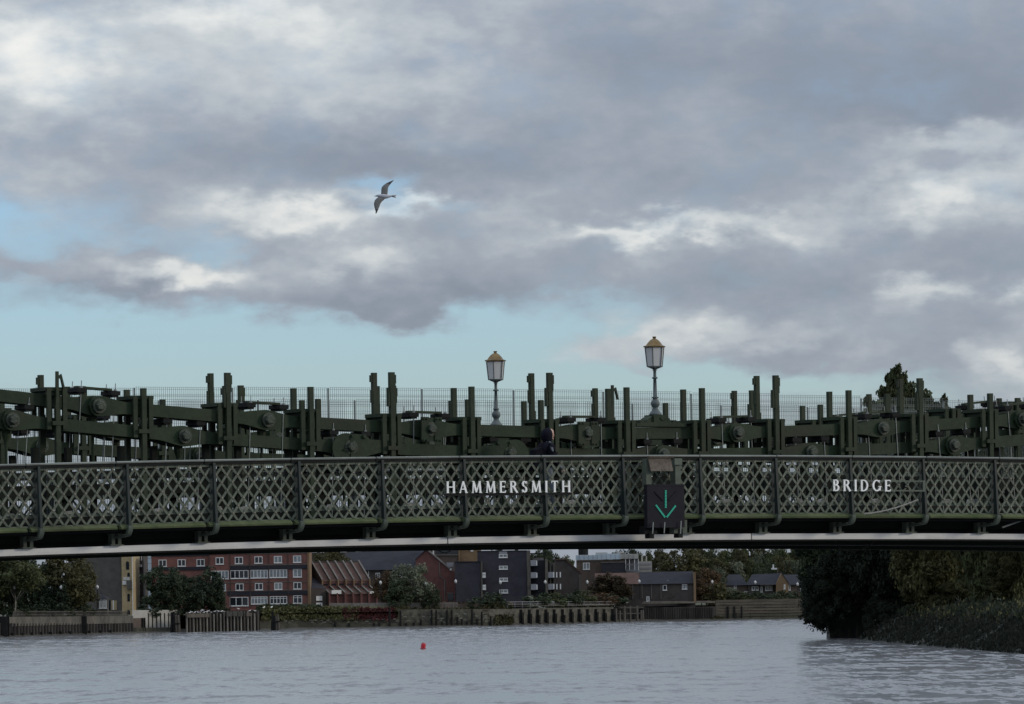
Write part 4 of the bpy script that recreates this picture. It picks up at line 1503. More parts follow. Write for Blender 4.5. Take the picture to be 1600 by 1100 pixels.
# --- blue-black flats
h = House('dark_flats', 'smaller blue-black brick block with a pale lit end, left of the taller dark flats', 'building', 730, 1076)
h.wall(711, 751, 878, 16, B_BLUE)
h.slab('parapet', 710.6, 751.4, 877, 878.4, -.15, 15, SLATE)
h.slab('end_pier', 751.5, 753.8, 877.5, 934, -.3, 15, CONC2)  # edge in the sun: the light is put into this paler colour
for py in (899, 918):
    h.slab('balcony', 754, 759, py - 4, py + 4.2, -.4, 3, UPVC)
    h.slab('balcony_rail', 754, 759, py - 1, py - .2, -.46, -.41, GREYPANEL)
h = House('dark_flats', 'taller blue-black brick flats with one column of small white windows and stacked balconies', 'building', 800, 1080)
h.wall(746.5, 823.8, 861, 18, B_BLUE)
h.slab('parapet', 746, 824, 860, 861.3, -.12, 17, SLATE)
h.slab('stair_panel', 780.5, 793, 861.6, 865.6, -.12, .02, GREYPANEL)
for py in (868.3, 886.6, 905.4, 923.8):
    h.window(786.8, py, 13.4, 5.6, 2, -.03, 'light')
h.slab('lit_pier', 824, 829.2, 860.5, 932, -.5, 6, CONC2)  # paler than the brick: sunlight on the edge put into its colour
h.slab('recess_wall', 829.3, 852, 876, 932, 2.5, 8, B_BLUE)
h.slab('penthouse', 833, 850, 872, 876.5, 3, 8, GREYPANEL)
h.slab('canopy', 829, 854, 864.5, 866.3, 1, 7, BLACK)
for px_ in (830.5, 852.5):
    h.slab('canopy_post', px_ - .5, px_ + .5, 866.4, 876, 1.3, 1.6, BLACK)
for py in (880, 899, 917.5):
    h.slab('balcony', 829.4, 838, py - 4.4, py + 4.6, -.6, 2.4, GREYPANEL)
    h.slab('balcony_end', 838.1, 839.8, py - 3.6, py + 4.2, -.65, 2.3, UPVC)
h.slab('roof_vent', 825, 828, 857.5, 860.4, .5, 2, UPVC)
h.slab('lit_pier', 852.2, 856.2, 874, 931, -.4, 5, CONC2)  # these edges also carry sunlight in their paler colour
h.slab('lit_pier', 859.3, 861.2, 878, 931, .5, 5, CONC2)
h.slab('lit_pier', 865, 866.6, 881, 931, 1.2, 5, CONC2)
h.slab('recess_wall', 856.4, 868, 880, 931, 2.5, 8, B_GREY)
for py in (899, 917.5):
    h.slab('balcony', 856.4, 864.4, py - 4.4, py + 4.6, -.2, 2.4, GREYPANEL)
    for px_ in (865.3, 870, 875.7):
        h.slab('balcony_end', px_ - .9, px_ + .9, py - 4.2, py + 4.2, -.3, 1, UPVC)
h.slab('low_wall', 752, 822, 931.5, 942, -3, -1, B_BLUE)

h = House('lean_roof_house', 'dark brown house with one long roof slope right of the balconied flats', 'house', 890, 1096)
h.part('wall', MB().prism([(h.X(866), -.6), (h.X(908), -.6), (h.X(908), h.Z(896)), (h.X(884), h.Z(875)), (h.X(868), h.Z(875))], 0, 12), B_DKBROWN)
h.part('verge', MB().prism([(h.X(868), h.Z(875)), (h.X(884), h.Z(875)), (h.X(909), h.Z(897)), (h.X(910), h.Z(895.5)), (h.X(884.5), h.Z(873.4)), (h.X(868), h.Z(873.4))], -.25, 12.1), TILE)
h.part('downpipe', MB().box(h.X(905.5), h.X(906.7), -.2, -.02, 0, h.Z(898)), COPING)

# --- white topped block
h = House('white_topped_block', 'grey block with a white and pale blue clad top storey and roof tanks', 'building', 950, 1150)
h.wall(902, 978, 874.6, 14, B_BROWN)
h.slab('top_storey', 901, 932, 867, 874, -.4, 12, BLUEPANEL)
h.slab('top_storey', 932.1, 970, 865, 874, -.5, 12, BLUEPANEL)
h.slab('top_storey', 970.1, 998, 866, 873.5, -.45, 12, WHITEWALL)
for px_ in np.arange(906, 997, 7.0):
    h.slab('cladding_joint', px_ - .3, px_ + .3, 866.5, 874, -.56, -.38, GREYPANEL)
h.wall(978.1, 998, 874, 10, GREYPANEL, 'wall', 3)
h.window(916.5, 884, 10.5, 10.5, 2, -.03, 'light')
h.slab('roof_box', 940, 976, 879, 897, -3, -.02, SLATE)
h.slab('parapet', 939.5, 976.5, 878.2, 879.2, -3.1, -.02, COPING)
for px_ in (978, 984, 992, 998):
    h.slab('balcony_post', px_ - .5, px_ + .5, 874.2, 892, -.3, .2, UPVC)
for py in (882, 891):
    h.slab('balcony_rail', 977, 999, py, py + 1, -.35, -.31, GREYPANEL)
h.part('roof_tank', MB().lathe([(1.15, 0), (1.2, .3), (1.2, 1.5), (.9, 1.9), (.3, 2.05)], 10), BLACK, None, (h.X(912.5), 5, h.Z(866.5)))
h.slab('roof_box', 932, 950, 863, 866.8, 2, 6, WHITEWALL)
h.slab('roof_box', 966, 976, 862, 864.8, 2, 4, WHITEWALL)
h = House('white_house', 'small white rendered building half hidden by autumn trees behind the brown terrace', 'house', 1008, 1160)
h.wall(998.5, 1019, 877, 10, WHITEWALL)
for py in (880, 886.5):
    h.slab('window_band', 1000, 1018, py, py + 3, -.08, .02, GREYPANEL)
h.slab('chimney', 1003, 1005.5, 868, 877, 2, 3.5, WHITEWALL)
h.slab('chimney', 1010, 1012, 869, 877, 2, 3.5, WHITEWALL)

# --- brown terrace and the gabled cottages
h = House('brown_terrace', 'low dark brown brick terrace with a slate roof and a pale lit end wall', 'building', 1010, 1108)
h.wall(932, 1086, 912, 11, B_DKBROWN)
h.part('roof', MB().prism([(-.5, h.Z(912.5)), (5, h.Z(893.5)), (11.4, h.Z(912.5))], h.X(1000), h.X(1084), axis='x'), SLATE)
h.part('roof', MB().prism([(-.4, h.Z(912.3)), (5, h.Z(894.5)), (11.3, h.Z(912.3))], h.X(930), h.X(999.9), axis='x'), TILE)
h.slab('end_pier', 1083.5, 1087.2, 895, 942, -.6, 10, B_TAN)  # terrace end in the sun: warm light put into the colour
for px_ in (988.5, 1003, 1017.5, 1032.5):
    h.slab('downpipe', px_ - .5, px_ + .5, 913, 936, -.25, -.02, COPING)
for px_, py, w_, h_, n_ in ((979.2, 918.5, 8, 8.4, 3), (978.2, 936.5, 5.5, 9, 2), (1038.6, 918.6, 6.4, 8.4, 1), (1069.5, 917.5, 8, 8, 3), (950, 918.5, 8, 8, 3), (1012, 936, 5, 8, 2)):
    h.window(px_, py, w_, h_, n_)
h = House('cottage', 'cottage with a hipped slate roof left of the tan-gabled house', 'house', 1148, 1150)
h.wall(1130, 1168, 914, 9, B_BROWN)
h.part('roof', MB().add([(h.X(1128), -.5, h.Z(914.5)), (h.X(1169), -.5, h.Z(914.5)), (h.X(1169), 9.5, h.Z(914.5)), (h.X(1128), 9.5, h.Z(914.5)), (h.X(1140), 4.5, h.Z(897.5)), (h.X(1158), 4.5, h.Z(897.5))],
                        [(0, 1, 5, 4), (1, 2, 5), (2, 3, 4, 5), (3, 0, 4), (3, 2, 1, 0)]), SLATE)
h.window(1148.5, 916.8, 4, 4.5, 1)
h.window(1166.5, 927.5, 9, 6.4, 2)
h = House('cottage', 'cottage with a sunlit tan brick gable and a white pot on its roof', 'house', 1200, 1146)
h.wall(1170, 1211.5, 913, 9, B_DKBROWN)
h.part('gable_wall', MB().prism([(h.X(1211.6), -.6), (h.X(1231), -.6), (h.X(1231), h.Z(912)), (h.X(1220.5), h.Z(896.5)), (h.X(1211.6), h.Z(911.5))], -2.6, 9), B_TAN)  # tan against the brown front: sunlight put into the gable's colour
h.part('roof', MB().add([(h.X(1168), -.7, h.Z(913.5)), (h.X(1211.2), -2.8, h.Z(913.5)), (h.X(1220.6), 2, h.Z(895.8)), (h.X(1177), 4.5, h.Z(897)), (h.X(1168), 9, h.Z(913)), (h.X(1211), 9, h.Z(913))],
                        [(0, 1, 2, 3), (3, 2, 5, 4), (0, 3, 4), (1, 5, 2), (0, 4, 5, 1)]), SLATE)
h.part('verge', MB().prism([(h.X(1220.5), h.Z(896.6)), (h.X(1231.6), h.Z(912.8)), (h.X(1232.2), h.Z(912)), (h.X(1220.8), h.Z(895.2))], -2.8, 9), SLATE)
for px_, py, w_, h_, n_ in ((1176.8, 919, 4.4, 6, 1), (1182.6, 919, 4.4, 6, 1), (1201, 919, 11, 7.6, 4), (1189.8, 921, 3, 9, 1)):
    h.window(px_, py, w_, h_, n_)
h.window(1201, 932, 11, 4.5, 4)
h.slab('lintel', 1187, 1208.5, 913.2, 914.4, -.5, -.02, UPVC)
h.window(1224.8, 917, 2.4, 7, 1, -2.65)
h.slab('chimney_pot', 1207, 1215.5, 887.5, 890, 3.5, 4.5, UPVC)
h.slab('chimney_pot', 1209, 1211, 882, 887.3, 3.7, 4.3, UPVC)
h.slab('chimney', 1216, 1217.6, 887, 898, 3.5, 4.5, B_BROWN)
h = House('cottage', 'cottage with a slate roof between the tan gable and the overhanging dark tree', 'house', 1250, 1158)
h.wall(1231.5, 1262, 913, 9, B_BROWN)
h.part('roof', MB().prism([(-.5, h.Z(913.5)), (4.5, h.Z(897.5)), (9.4, h.Z(913.5))], h.X(1224), h.X(1264), axis='x'), SLATE)
h.window(1233.5, 918, 3, 8, 1)
h.window(1251.5, 920, 3, 8, 1)

# ================================================================== FAR BANK: RIVER WALLS
def run(px0, px1, n):
    return [px0 + (px1 - px0) * i / n for i in range(n + 1)]


def wall_run(name, label, cat, px0, px1, py_top0, py_top1, m_, back=0.0, thick=1.2, foot=-.8, n=6, part='wall', root=None):
    """a stretch of river wall following the shore between two photo columns"""
    d0 = shore_d(px0) + back
    o = root or thing(name, label, cat, ((px0 - 800) / FOC * d0, d0, 0))
    ox, oy = o.location.x, o.location.y
    mb = MB()
    vs, fs = [], []
    ps = run(px0, px1, n)
    for i, p in enumerate(ps):
        x, d = on_shore(p, back)
        zt_ = at(p, py_top0 + (py_top1 - py_top0) * i / n, d).z
        vs += [(x - ox, d - oy, foot), (x - ox, d + thick - oy, foot), (x - ox, d + thick - oy, zt_), (x - ox, d - oy, zt_)]
    for i in range(n):
        for j in range(4):
            fs.append((i * 4 + j, i * 4 + (j + 1) % 4, i * 4 + 4 + (j + 1) % 4, i * 4 + 4 + j))
    fs += [(3, 2, 1, 0), tuple(len(vs) - 4 + j for j in range(4))]
    mb.add(vs, fs).build(part, m_, o)
    return o


def shore_posts(root, part, pxs, tops, back, m_, w=.22, foot=-.6, deep=None):
    """upright timbers or ribs, one mesh shared by equal heights, each its own part"""
    for px_, py in zip(pxs, tops):
        x, d = on_shore(px_, back)
        zt_ = at(px_, py, d).z
        key = (part, m_.name, w, round(zt_ * 2))
        if key not in POSTS:
            POSTS[key] = MB().tube([(0, 0, foot), (0, 0, round(zt_ * 2) / 2)], [w * .62, w * .5], 6).mesh(part, m_)
        place(part, POSTS[key], root, (x - root.location.x, d - root.location.y, 0), (0, 0, px_))


POSTS = {}

# sheet piled wall, left
o = wall_run('sheet_pile_wall', 'dark ribbed sheet-pile river wall with a concrete cap at the left edge', 'river wall', -60, 207, 974, 972.5, PILE, .35, 1.0)
wall_run('', '', '', -60, 207, 964.5, 962.5, CONC2, .1, 2.0, foot=2.0, part='cap', root=o)
rb = MB()
for px_ in np.arange(-58, 206, 4.7):
    x, d = on_shore(px_, .35)
    zt_ = at(px_, 974 + random.uniform(-.4, .4), d).z
    rb.box(x - .20 - o.location.x, x + .20 - o.location.x, d - .28 - o.location.y, d - .01 - o.location.y, -.6, zt_)
tag(rb.build('rib', PILE, o), kind='stuff')
for px_, w_ in ((4, 1.6), (10, 1.0), (129, 1.5)):
    x, d = on_shore(px_, 0)
    MB().box(-w_ / 2, w_ / 2, -.5, -.02, -.6, at(px_, 963, d).z).build('pile_cluster', TIMBER_W, o, (x - o.location.x, d - o.location.y, 0))
for px_ in (18, 33, 48, 63, 78, 93, 108, 138, 155, 171):
    x, d = on_shore(px_, .05)
    MB().box(-.32, .32, -.35, .0, -.5, .75).build('fender', TIMBER_W, o, (x - o.location.x, d - o.location.y, 0))
f = thing('railing', 'brown slatted railing along the top of the sheet-pile wall', 'railing', (*on_shore(20, 1.2), 3.0))
rb = MB()
for px_ in np.arange(20, 200, 1.6):
    x, d = on_shore(px_, 1.2)
    zt_ = at(px_, 955.5, d).z
    rb.box(x - .06 - f.location.x, x + .06 - f.location.x, d - f.location.y, d + .06 - f.location.y, -.1, zt_ - 3.0)
tag(rb.build('slats', TIMBER_P, f), kind='stuff')
for px0, px1 in ((20, 70), (70, 128), (133, 200)):
    (xa, da), (xb, db) = on_shore(px0, 1.3), on_shore(px1, 1.3)
    for py in (955.6, 961):
        MB().bar((xa - f.location.x, da - f.location.y, at(px0, py, da).z - 3), (xb - f.location.x, db - f.location.y, at(px1, py - .6, db).z - 3), .1).build('rail', TIMBER_P, f)
# white wall with round-headed recesses
o = wall_run('arched_wall', 'white-topped river wall with a row of dark round-headed recesses below the dark trees', 'river wall', 206, 276, 953.5, 953, WHITEWALL, .6, 1.5, n=3)
wall_run('', '', '', 205, 226, 966, 965.5, B_BROWN, .35, .2, part='facing', n=2, root=o)
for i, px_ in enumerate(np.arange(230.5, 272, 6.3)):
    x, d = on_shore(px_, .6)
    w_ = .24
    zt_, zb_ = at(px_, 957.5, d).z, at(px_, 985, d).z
    MB().prism([(-w_, zb_), (w_, zb_), (w_, zt_ - w_)] + [(w_ * math.cos(t), zt_ - w_ + w_ * math.sin(t)) for t in np.linspace(.3, PI - .3, 6)] + [(-w_, zt_ - w_)], -.06, .04).build('recess', STONE_D, o, (x - o.location.x, d - o.location.y, 0))  # flat slab on the wall: the opening's shade put into its dark colour
wall_run('', '', '', 206, 276, 981, 980, STONE_D, -.2, .7, part='footing', n=3, root=o)
for px_ in (222, 225.5):
    shore_posts(o, 'timber', [px_], [966], -.1, TIMBER_W, .3)

# timber jetty with gulls
JB = -14.0
jx, jd = on_shore(347, JB)
jt = thing('timber_jetty', 'old timber jetty of upright bleached piles standing in the water, gulls on top', 'jetty', (jx, jd, 0))
jr = random.Random(5)
pxs = list(np.arange(291, 407, 5.3))
TIMBER_L = mat('sun_bleached_timber', (.19, .175, .15), .9, .4, .8, streak=(1, 1, .2))
for i, p in enumerate(pxs):
    shore_posts(jt, 'pile', [p], [956.5 + jr.uniform(-2.2, 2.0)], JB, (TIMBER_L, TIMBER_P, TIMBER_L, TIMBER)[(i * 7) % 4], .30)
shore_posts(jt, 'pile', [p + 2.6 for p in pxs[:-1]], [962 + jr.uniform(-3, 3) for _ in pxs[:-1]], JB + 1.6, TIMBER_W, .5)
for px0, px1, py0, py1 in ((291, 326, 959, 965), (384, 392, 957.5, 963)):
    (xa, da), (xb, db) = on_shore(px0, JB + .5), on_shore(px1, JB + .5)
    zm_ = (at(px0, py1, da).z + at(px0, py0, da).z) / 2
    MB().bar((xa - jx, da - jd - .9, zm_), (xb - jx, db - jd - .9, zm_), .4, at(px0, py0, da).z - at(px0, py1, da).z).build('beam', TIMBER, jt)
for px_ in (358, 366, 375):
    x, d = on_shore(px_, JB - .5)
    MB().box(-.42, .42, -.3, .3, at(px_, 963, d).z, at(px_, 955.5, d).z).build('pile_cap', TIMBER_P, jt, (x - jx, d - jd, 0))
(xa, da), (xb, db) = on_shore(292, JB + 2.6), on_shore(405, JB + 2.6)
MB().bar((xa - jx, da - jd, 1.9), (xb - jx, db - jd, 1.9), .2, 4.4).build('backing_boards', TIMBER_W, jt)
for nm, px_, w_, lab in (('mooring_dolphin', 273, 17, 'cluster of black tarred piles left of the timber jetty'), ('mooring_dolphin', 429.5, 15, 'smaller leaning pile cluster right of the timber jetty')):
    x, d = on_shore(px_, JB - 2)
    o = thing(nm, lab, 'mooring', (x, d, 0))
    for j in range(8):
        dx = (j % 4 - 1.5) * w_ / 4.6 * d / FOC
        dy = (j // 4) * .7
        zt_ = at(px_, 955 + jr.uniform(0, 9), d).z
        MB().tube([(dx * 1.15, dy, -.6), (dx * .85 + jr.uniform(-.1, .1), dy, zt_)], [.27, .22], 6).build('pile', TIMBER_W if j not in (2, 3) else TIMBER, o)
    MB().box(-.9, .9, -.3, -.15, 1.6, 1.9).build('waling', TIMBER_W, o)

# gulls on the jetty, on the mud and on the water
gull_b = MB()
gull_b.lathe([(.02, -.30), (.07, -.2), (.115, -.05), (.12, .08), (.08, .2), (.075, .25), (.085, .31), (.06, .37), (.02, .39)], 8)
for i, (x, y, z) in enumerate(gull_b.v):
    f_ = max(0, (z - .12)) * .8
    gull_b.v[i] = (z * .95, y, x * .9 + .22 + f_)
gull_b.add([(-.26, -.05, .20), (-.26, .05, .20), (-.46, .04, .17), (-.46, -.04, .17), (-.26, 0, .24)], [(0, 1, 2, 3), (0, 4, 1), (1, 4, 2), (4, 3, 2), (0, 3, 4)])
gull_b.tube([(.36, 0, .45), (.44, 0, .43)], [.025, .008], 5)
for y in (-.04, .04):
    gull_b.tube([(0, y, .14), (0, y, 0)], .012, 4)
GULLW = mat('gull_plumage', (.74, .74, .73), .7, .1, 3)
GULL = gull_b.mesh('gull', GULLW, True)
gx = [295.5, 299, 303.5, 309, 314, 316.5, 318, 322, 324.5, 329, 335, 341, 345.5, 349, 372, 389.5, 398]
gy = [957.5, 956.5, 957, 956.8, 955, 953.5, 957, 956.2, 955, 956.8, 955.6, 955.2, 955.4, 955.8, 951.5, 954.5, 954.8]
for i, (px_, py) in enumerate(zip(gx, gy)):
    x, d = on_shore(px_, JB + (.2 if i % 3 else -.1))
    g_o = place('gull', GULL, None, (x, d, at(px_, py + 1.2, d).z), (0, 0, jr.choice([0, PI, .6, 2.6, 3.6])), (.85, .85, .85))
    tag(g_o, 'white gull perched on the tops of the timber jetty piles', 'gull', 'gulls perched on the jetty')
for px_, py, lab in ((411.5, 951, 'white gull standing alone on the bank between the jetty and the smaller pile cluster'), (423.5, 950.5, 'white gull perched on the smaller pile cluster right of the jetty')):
    x, d = on_shore(px_, -2)
    tag(place('gull', GULL, None, (x, d, at(px_, py, d).z), (0, 0, 1), (1.05, 1.05, 1.05)), lab, 'gull')
d = water_depth(926.5, 972.3)
tag(place('swan', GULL, None, (at(926.5, 972, d).x, d, -.2), (0, 0, PI), (2.2, 2.2, 2.2)), 'lone white bird on the water below the buttressed wall', 'bird')

# planted bank and stone wall
o = wall_run('stone_river_wall', 'rough weedy stone river wall with black timber fenders below the pale fence', 'river wall', 400, 622, 969, 967, STONE_D, .5, 1.5, n=8)
wall_run('', '', '', 622, 800, 952.5, 951.5, STONE, .5, 1.5, n=6, root=o)
wall_run('', '', '', 398, 801, 976, 971.5, STONE_D, .0, 1.5, n=12, part='footing', root=o)
# courses of pale stones laid proud of the wall
STONE_L = mat('pale_wall_stone', (.17, .165, .13), .9, .3, 2.0, col2=(.27, .26, .20))
st_m = [MB().box(-a / 2, a / 2, -.12, .05, 0, b).mesh('stone', m_) for a, b, m_ in ((.55, .3, STONE_L), (.8, .28, STONE_L), (.42, .26, STONE), (.6, .3, STONE))]
cnt = 0
for row in range(5):
    for px_ in np.arange(445 + 4 * (row % 2), 800, 9.5 if row < 3 else 14):
        if cnt < 290 and jr.random() < .85 and (row < 3 or px_ > 622):
            x, d = on_shore(px_ + jr.uniform(-2, 2), .5)
            place('stone', jr.choice(st_m), o, (x - o.location.x, d - o.location.y, .75 + row * .42 + jr.uniform(-.05, .05)))
            cnt += 1
fx = [523, 545, 584, 592, 608, 625, 634, 646, 657, 674, 681, 690, 698, 705, 714, 721, 729, 737, 745, 752, 766, 775, 790]
ft = [969, 974, 973, 974, 952, 954, 973, 972, 968, 953, 953, 970, 951, 952, 964, 966, 970, 953, 968, 955, 962, 968, 966]
shore_posts(o, 'fender_post', fx, ft, -.1, TIMBER_W, .42)

BANKM = mat('bank_grass', (.058, .062, .032), .95, .4, .5, col2=(.095, .09, .045))
bm_ = MB()
ps = run(408, 640, 14)
vs = []
for p in ps:
    x, d = on_shore(p, .75)
    x2, d2 = on_shore(p, 5.5)
    zf_ = at(p, 967.5, d).z
    vs += [(x, d, zf_ - 1.5), (x, d, zf_), (x2, d2, at(p, 948.5, d2).z + .2), (x2, d2 + 4, LAND_Z + .05)]
fs = []
for i in range(len(ps) - 1):
    for j in range(3):
        fs.append((i * 4 + j, i * 4 + 4 + j, i * 4 + 5 + j, i * 4 + 1 + j))
tag(bm_.add(vs, fs).build('grassy_bank', BANKM), kind='structure')
f = thing('timber_fence', 'long pale close-boarded fence above the planted bank and stone wall', 'fence', (*on_shore(515, 6), LAND_Z))
rb = MB()
for px_ in np.arange(515, 716, 1.5):
    x, d = on_shore(px_, 6)
    py = 942.3 - (px_ - 515) * .006
    rb.box(x - .09 - f.location.x, x + .09 - f.location.x, d - f.location.y, d + .05 - f.location.y, -1.0, at(px_, py + random.uniform(-.2, .2), d).z - LAND_Z)
tag(rb.build('boards', FENCEP, f), kind='stuff')
for px_ in np.arange(516, 716, 12):
    x, d = on_shore(px_, 5.9)
    MB().box(-.08, .08, -.08, .0, -1.0, at(px_, 942.6, d).z - LAND_Z).build('fence_post', FENCEP, f, (x - f.location.x, d - f.location.y, 0))
wall_run('garden_wall', 'low dark brick garden wall between the gabled house and the dark flats', 'wall', 655, 752, 944, 943, B_BROWN, 6, .4, foot=2.5, n=4)

# buttressed wall
o = wall_run('buttressed_wall', 'stone river wall with a regular row of deep dark recesses below the dark flats', 'river wall', 800, 958, 951, 948.5, STONE, .5, 1.6, n=6)
wall_run('', '', '', 799, 959, 947.6, 945.6, CONC2, .3, 2.0, foot=4.0, n=6, part='coping', root=o)
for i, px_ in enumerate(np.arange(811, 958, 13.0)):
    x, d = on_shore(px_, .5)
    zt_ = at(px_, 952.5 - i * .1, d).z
    MB().box(-.62, .62, -.05, .05, -.5, zt_).build('recess', TIMBER_W, o, (x - o.location.x, d - o.location.y, 0))  # flat black slab paints the shade of a deep opening
    for dx in (-.85, .78):
        MB().box(dx - .14, dx + .14, -.5, -.02, -.5, zt_ - .6 - (i % 3) * .3).build('fender_post', TIMBER_W, o, (x - o.location.x, d - o.location.y, 0))
f = thing('railing', 'thin two-bar railing above the buttressed river wall', 'railing', (*on_shore(792, 2.5), LAND_Z))
for a_, b_ in ((792, 850), (850, 910), (910, 962)):
    (xa, da), (xb, db) = on_shore(a_, 2.5), on_shore(b_, 2.5)
    for py in (940.5, 944):
        MB().bar((xa - f.location.x, da - f.location.y, at(a_, py, da).z - LAND_Z), (xb - f.location.x, db - f.location.y, at(b_, py - .4, db).z - LAND_Z), .09).build('rail', GREYPANEL, f)
for px_ in np.arange(792, 962, 12):
    x, d = on_shore(px_, 2.6)
    MB().box(-.06, .06, 0, .1, -.3, at(px_, 940.3, d).z - LAND_Z).build('post', GREYPANEL, f, (x - f.location.x, d - f.location.y, 0))
# jetty frame
o = thing('timber_staging', 'timber staging of pale posts and beams between the buttressed wall and the brown sheet piles', 'jetty', (*on_shore(980, -1.5), 0))
shore_posts(o, 'post', [962, 968, 975, 984, 995, 1001, 1004], [950, 953, 948.5, 948, 948, 953, 952], -1.5, TIMBER_P, .42)
for py, py2 in ((948.5, 950.5), (958, 959.5)):
    (xa, da), (xb, db) = on_shore(960, -1.3), on_shore(1005, -1.3)
    MB().box(xa - o.location.x, xb - o.location.x, -.2, .1, at(982, py2, da).z, at(982, py, da).z).build('beam', TIMBER_P, o)
wall_run('', '', '', 957, 1006, 949, 948, TIMBER_W, 2, 1, n=2, part='backing_boards', root=o)
# brown sheet piles
o = wall_run('sheet_pile_wall', 'brown sheet-pile wall with a deep concrete cap below the brown terrace', 'river wall', 1003, 1117, 949.5, 947.5, PILE, .4, 1.0, n=4)
wall_run('', '', '', 1003, 1117, 943.5, 942, CONC2, .1, 2.2, foot=4.2, n=4, part='cap', root=o)
rb = MB()
for px_ in np.arange(1005, 1116, 3.6):
    x, d = on_shore(px_, .4)
    rb.box(x - .17 - o.location.x, x + .17 - o.location.x, d - .28 - o.location.y, d - .01 - o.location.y, -.6, at(px_, 949, d).z)
tag(rb.build('rib', PILE, o), kind='stuff')
f = thing('railing', 'white post and rail fence on the cap of the brown sheet-pile wall', 'railing', (*on_shore(1005, 1.2), 4))
(xa, da), (xb, db) = on_shore(1005, 1.2), on_shore(1110, 1.2)
for py in (940.2, 942.2):
    MB().bar((0, 0, at(1005, py, da).z - 4), (xb - xa, db - da, at(1110, py - 1.2, db).z - 4), .1).build('rail', COPING, f)
for px_ in np.arange(1006, 1111, 8):
    x, d = on_shore(px_, 1.2)
    MB().box(-.08, .08, .06, .16, -.2, at(px_, 939.2, d).z - 4).build('post', COPING, f, (x - xa, d - da, 0))
# plank-faced wall, right
PLANKM = mat('brown_plank', (.070, .060, .046), .9, .35, .5, streak=(.3, 1, 4), col2=(.11, .096, .074))
o = wall_run('plank_faced_wall', 'brown plank-faced river wall with dark fender posts below the cottages', 'river wall', 1117, 1300, 941.5, 937.5, TIMBER, .5, 1.5, n=6)
for zz in (.3, .95, 1.6, 2.25, 2.9, 3.55, 4.2):
    (xa, da), (xb, db) = on_shore(1118, .5), on_shore(1299, .5)
    MB().bar((xa - o.location.x, da - o.location.y - .06, zz), (xb - o.location.x, db - o.location.y - .06, zz), .1, .5).build('plank', PLANKM if zz > 1 else STONE_D, o)
pp = [1137, 1147, 1149, 1158, 1171, 1194, 1205, 1221, 1228, 1239, 1251]
pt = [948, 946, 958, 946, 958, 944, 960, 945, 944, 944, 944]
shore_posts(o, 'fender_post', pp, pt, -.1, TIMBER_W, .45)
# mud strip below the walls
MUDM = mat('river_mud', (.060, .056, .046), .55, .3, .3)
mv = []
for p in run(-200, 1290, 30):
    x, d = on_shore(p, -3.5)
    x2, d2 = on_shore(p, 1.5)
    mv += [(x, d, -.25), (x2, d2, .55)]
tag(MB().add(mv, [(2 * i, 2 * i + 2, 2 * i + 3, 2 * i + 1) for i in range(30)]).build('mud_foreshore', MUDM), kind='structure')

# ================================================================== RIVERSIDE LAMPS
rl = MB().tube([(0, 0, 0), (0, 0, 3.6)], [.09, .06], 6).mesh('post', BLACK)
rg = MB().lathe([(.08, 3.6), (.22, 3.75), (.30, 4.0), (.28, 4.2), (.10, 4.35), (.03, 4.45)], 8).mesh('globe', LAMPGLASS, True)
LAMPS = [(22.5, 917, 'by the pale-trunked tree at the left edge'), (95.5, 918, 'in front of the olive tree left of the dark hall'), (152, 917.5, 'above the small kiosk by the dark hall'),
         (260, 916, 'among the dark trees below the red brick flats'), (594.5, 910.5, 'before the slate-roofed block left of the willow'), (665.5, 912.5, 'right of the grey-green willow'), (712, 908.5, 'against the red gabled house'),
         (781.8, 910, 'against the taller blue-black flats'), (852, 909.5, 'in front of the stacked balconies'), (917.5, 909.5, 'below the white-topped block'), (998.8, 908.5, 'at the middle of the brown terrace'),
         (1043.5, 909.5, 'right of the single window of the brown terrace'), (1112.8, 909.3, 'among the russet trees left of the cottages'), (1180, 910, 'above the twin windows of the tan-gabled cottage'), (1246, 913, 'in front of the rightmost cottage')]
for px_, py, where in LAMPS:
    x, d = on_shore(px_, 5)
    t = thing('riverside_lamp', 'pale-globed riverside lamp ' + where, 'street lamp', (x, d, at(px_, py, d).z - 4.0), 0, 'lamps along the far river walk')
    place('post', rl, t)
    place('globe', rg, t)

# ================================================================== FAR BANK: TREES AND SHRUBS
LZ_ = LAND_Z


def ztop(px, py, d):
    return at(px, py, d).z


def ftree(label, px, top, hw, leafm, back=6, cf=.2, v=0, group=None, bark=None, d=None, base=LAND_Z):
    d = d or shore_d(px) + back
    return tree(label, px, d, base, ztop(px, top, d), hw / FOC * d, leafm, 'far', cf, v, bark, group)


ftree('pale green tree with a pale bare trunk at the left edge', 22, 858, 44, LEAF_MID, 6, .3, 0, bark=BARKP)
ftree('dark tree behind the pale green one at the left edge', -8, 862, 36, LEAF_DARK, 18, .05, 1)
ftree('dark olive tree in the dim gap behind the pale-trunked tree', 40, 868, 30, LEAF_DARK, 30, .0, 2)
ftree('dark tree at the far left behind the slatted railing', 5, 900, 26, LEAF_DARK, 12, .0, 0)
ftree('dark tree between the olive tree and the dark hall', 126, 876, 26, LEAF_OLIVE, 14, .0, 1)
ftree('low dark tree behind the slatted railing below the olive tree', 88, 905, 26, LEAF_DARK, 9, .0, 2)
ftree('broad olive tree between the pale green tree and the dark hall', 106, 862, 44, LEAF_OLIVE, 8, .12, 2)
ftree('olive tree standing behind the gap of the two left trees', 70, 878, 26, LEAF_DARK, 16, .1, 1)
for i, (px_, lab) in enumerate(((28, 'dark shrub at the foot of the pale-trunked tree'), (62, 'low dark shrub behind the slatted railing'), (95, 'low dark shrub left of the stone pier'), (128, 'low dark shrub left of the kiosk'))):
    x, d = on_shore(px_, 5)
    shrub(lab, px_, d, LAND_Z, 2.4, 2.6, LEAF_DARK, i % 2)
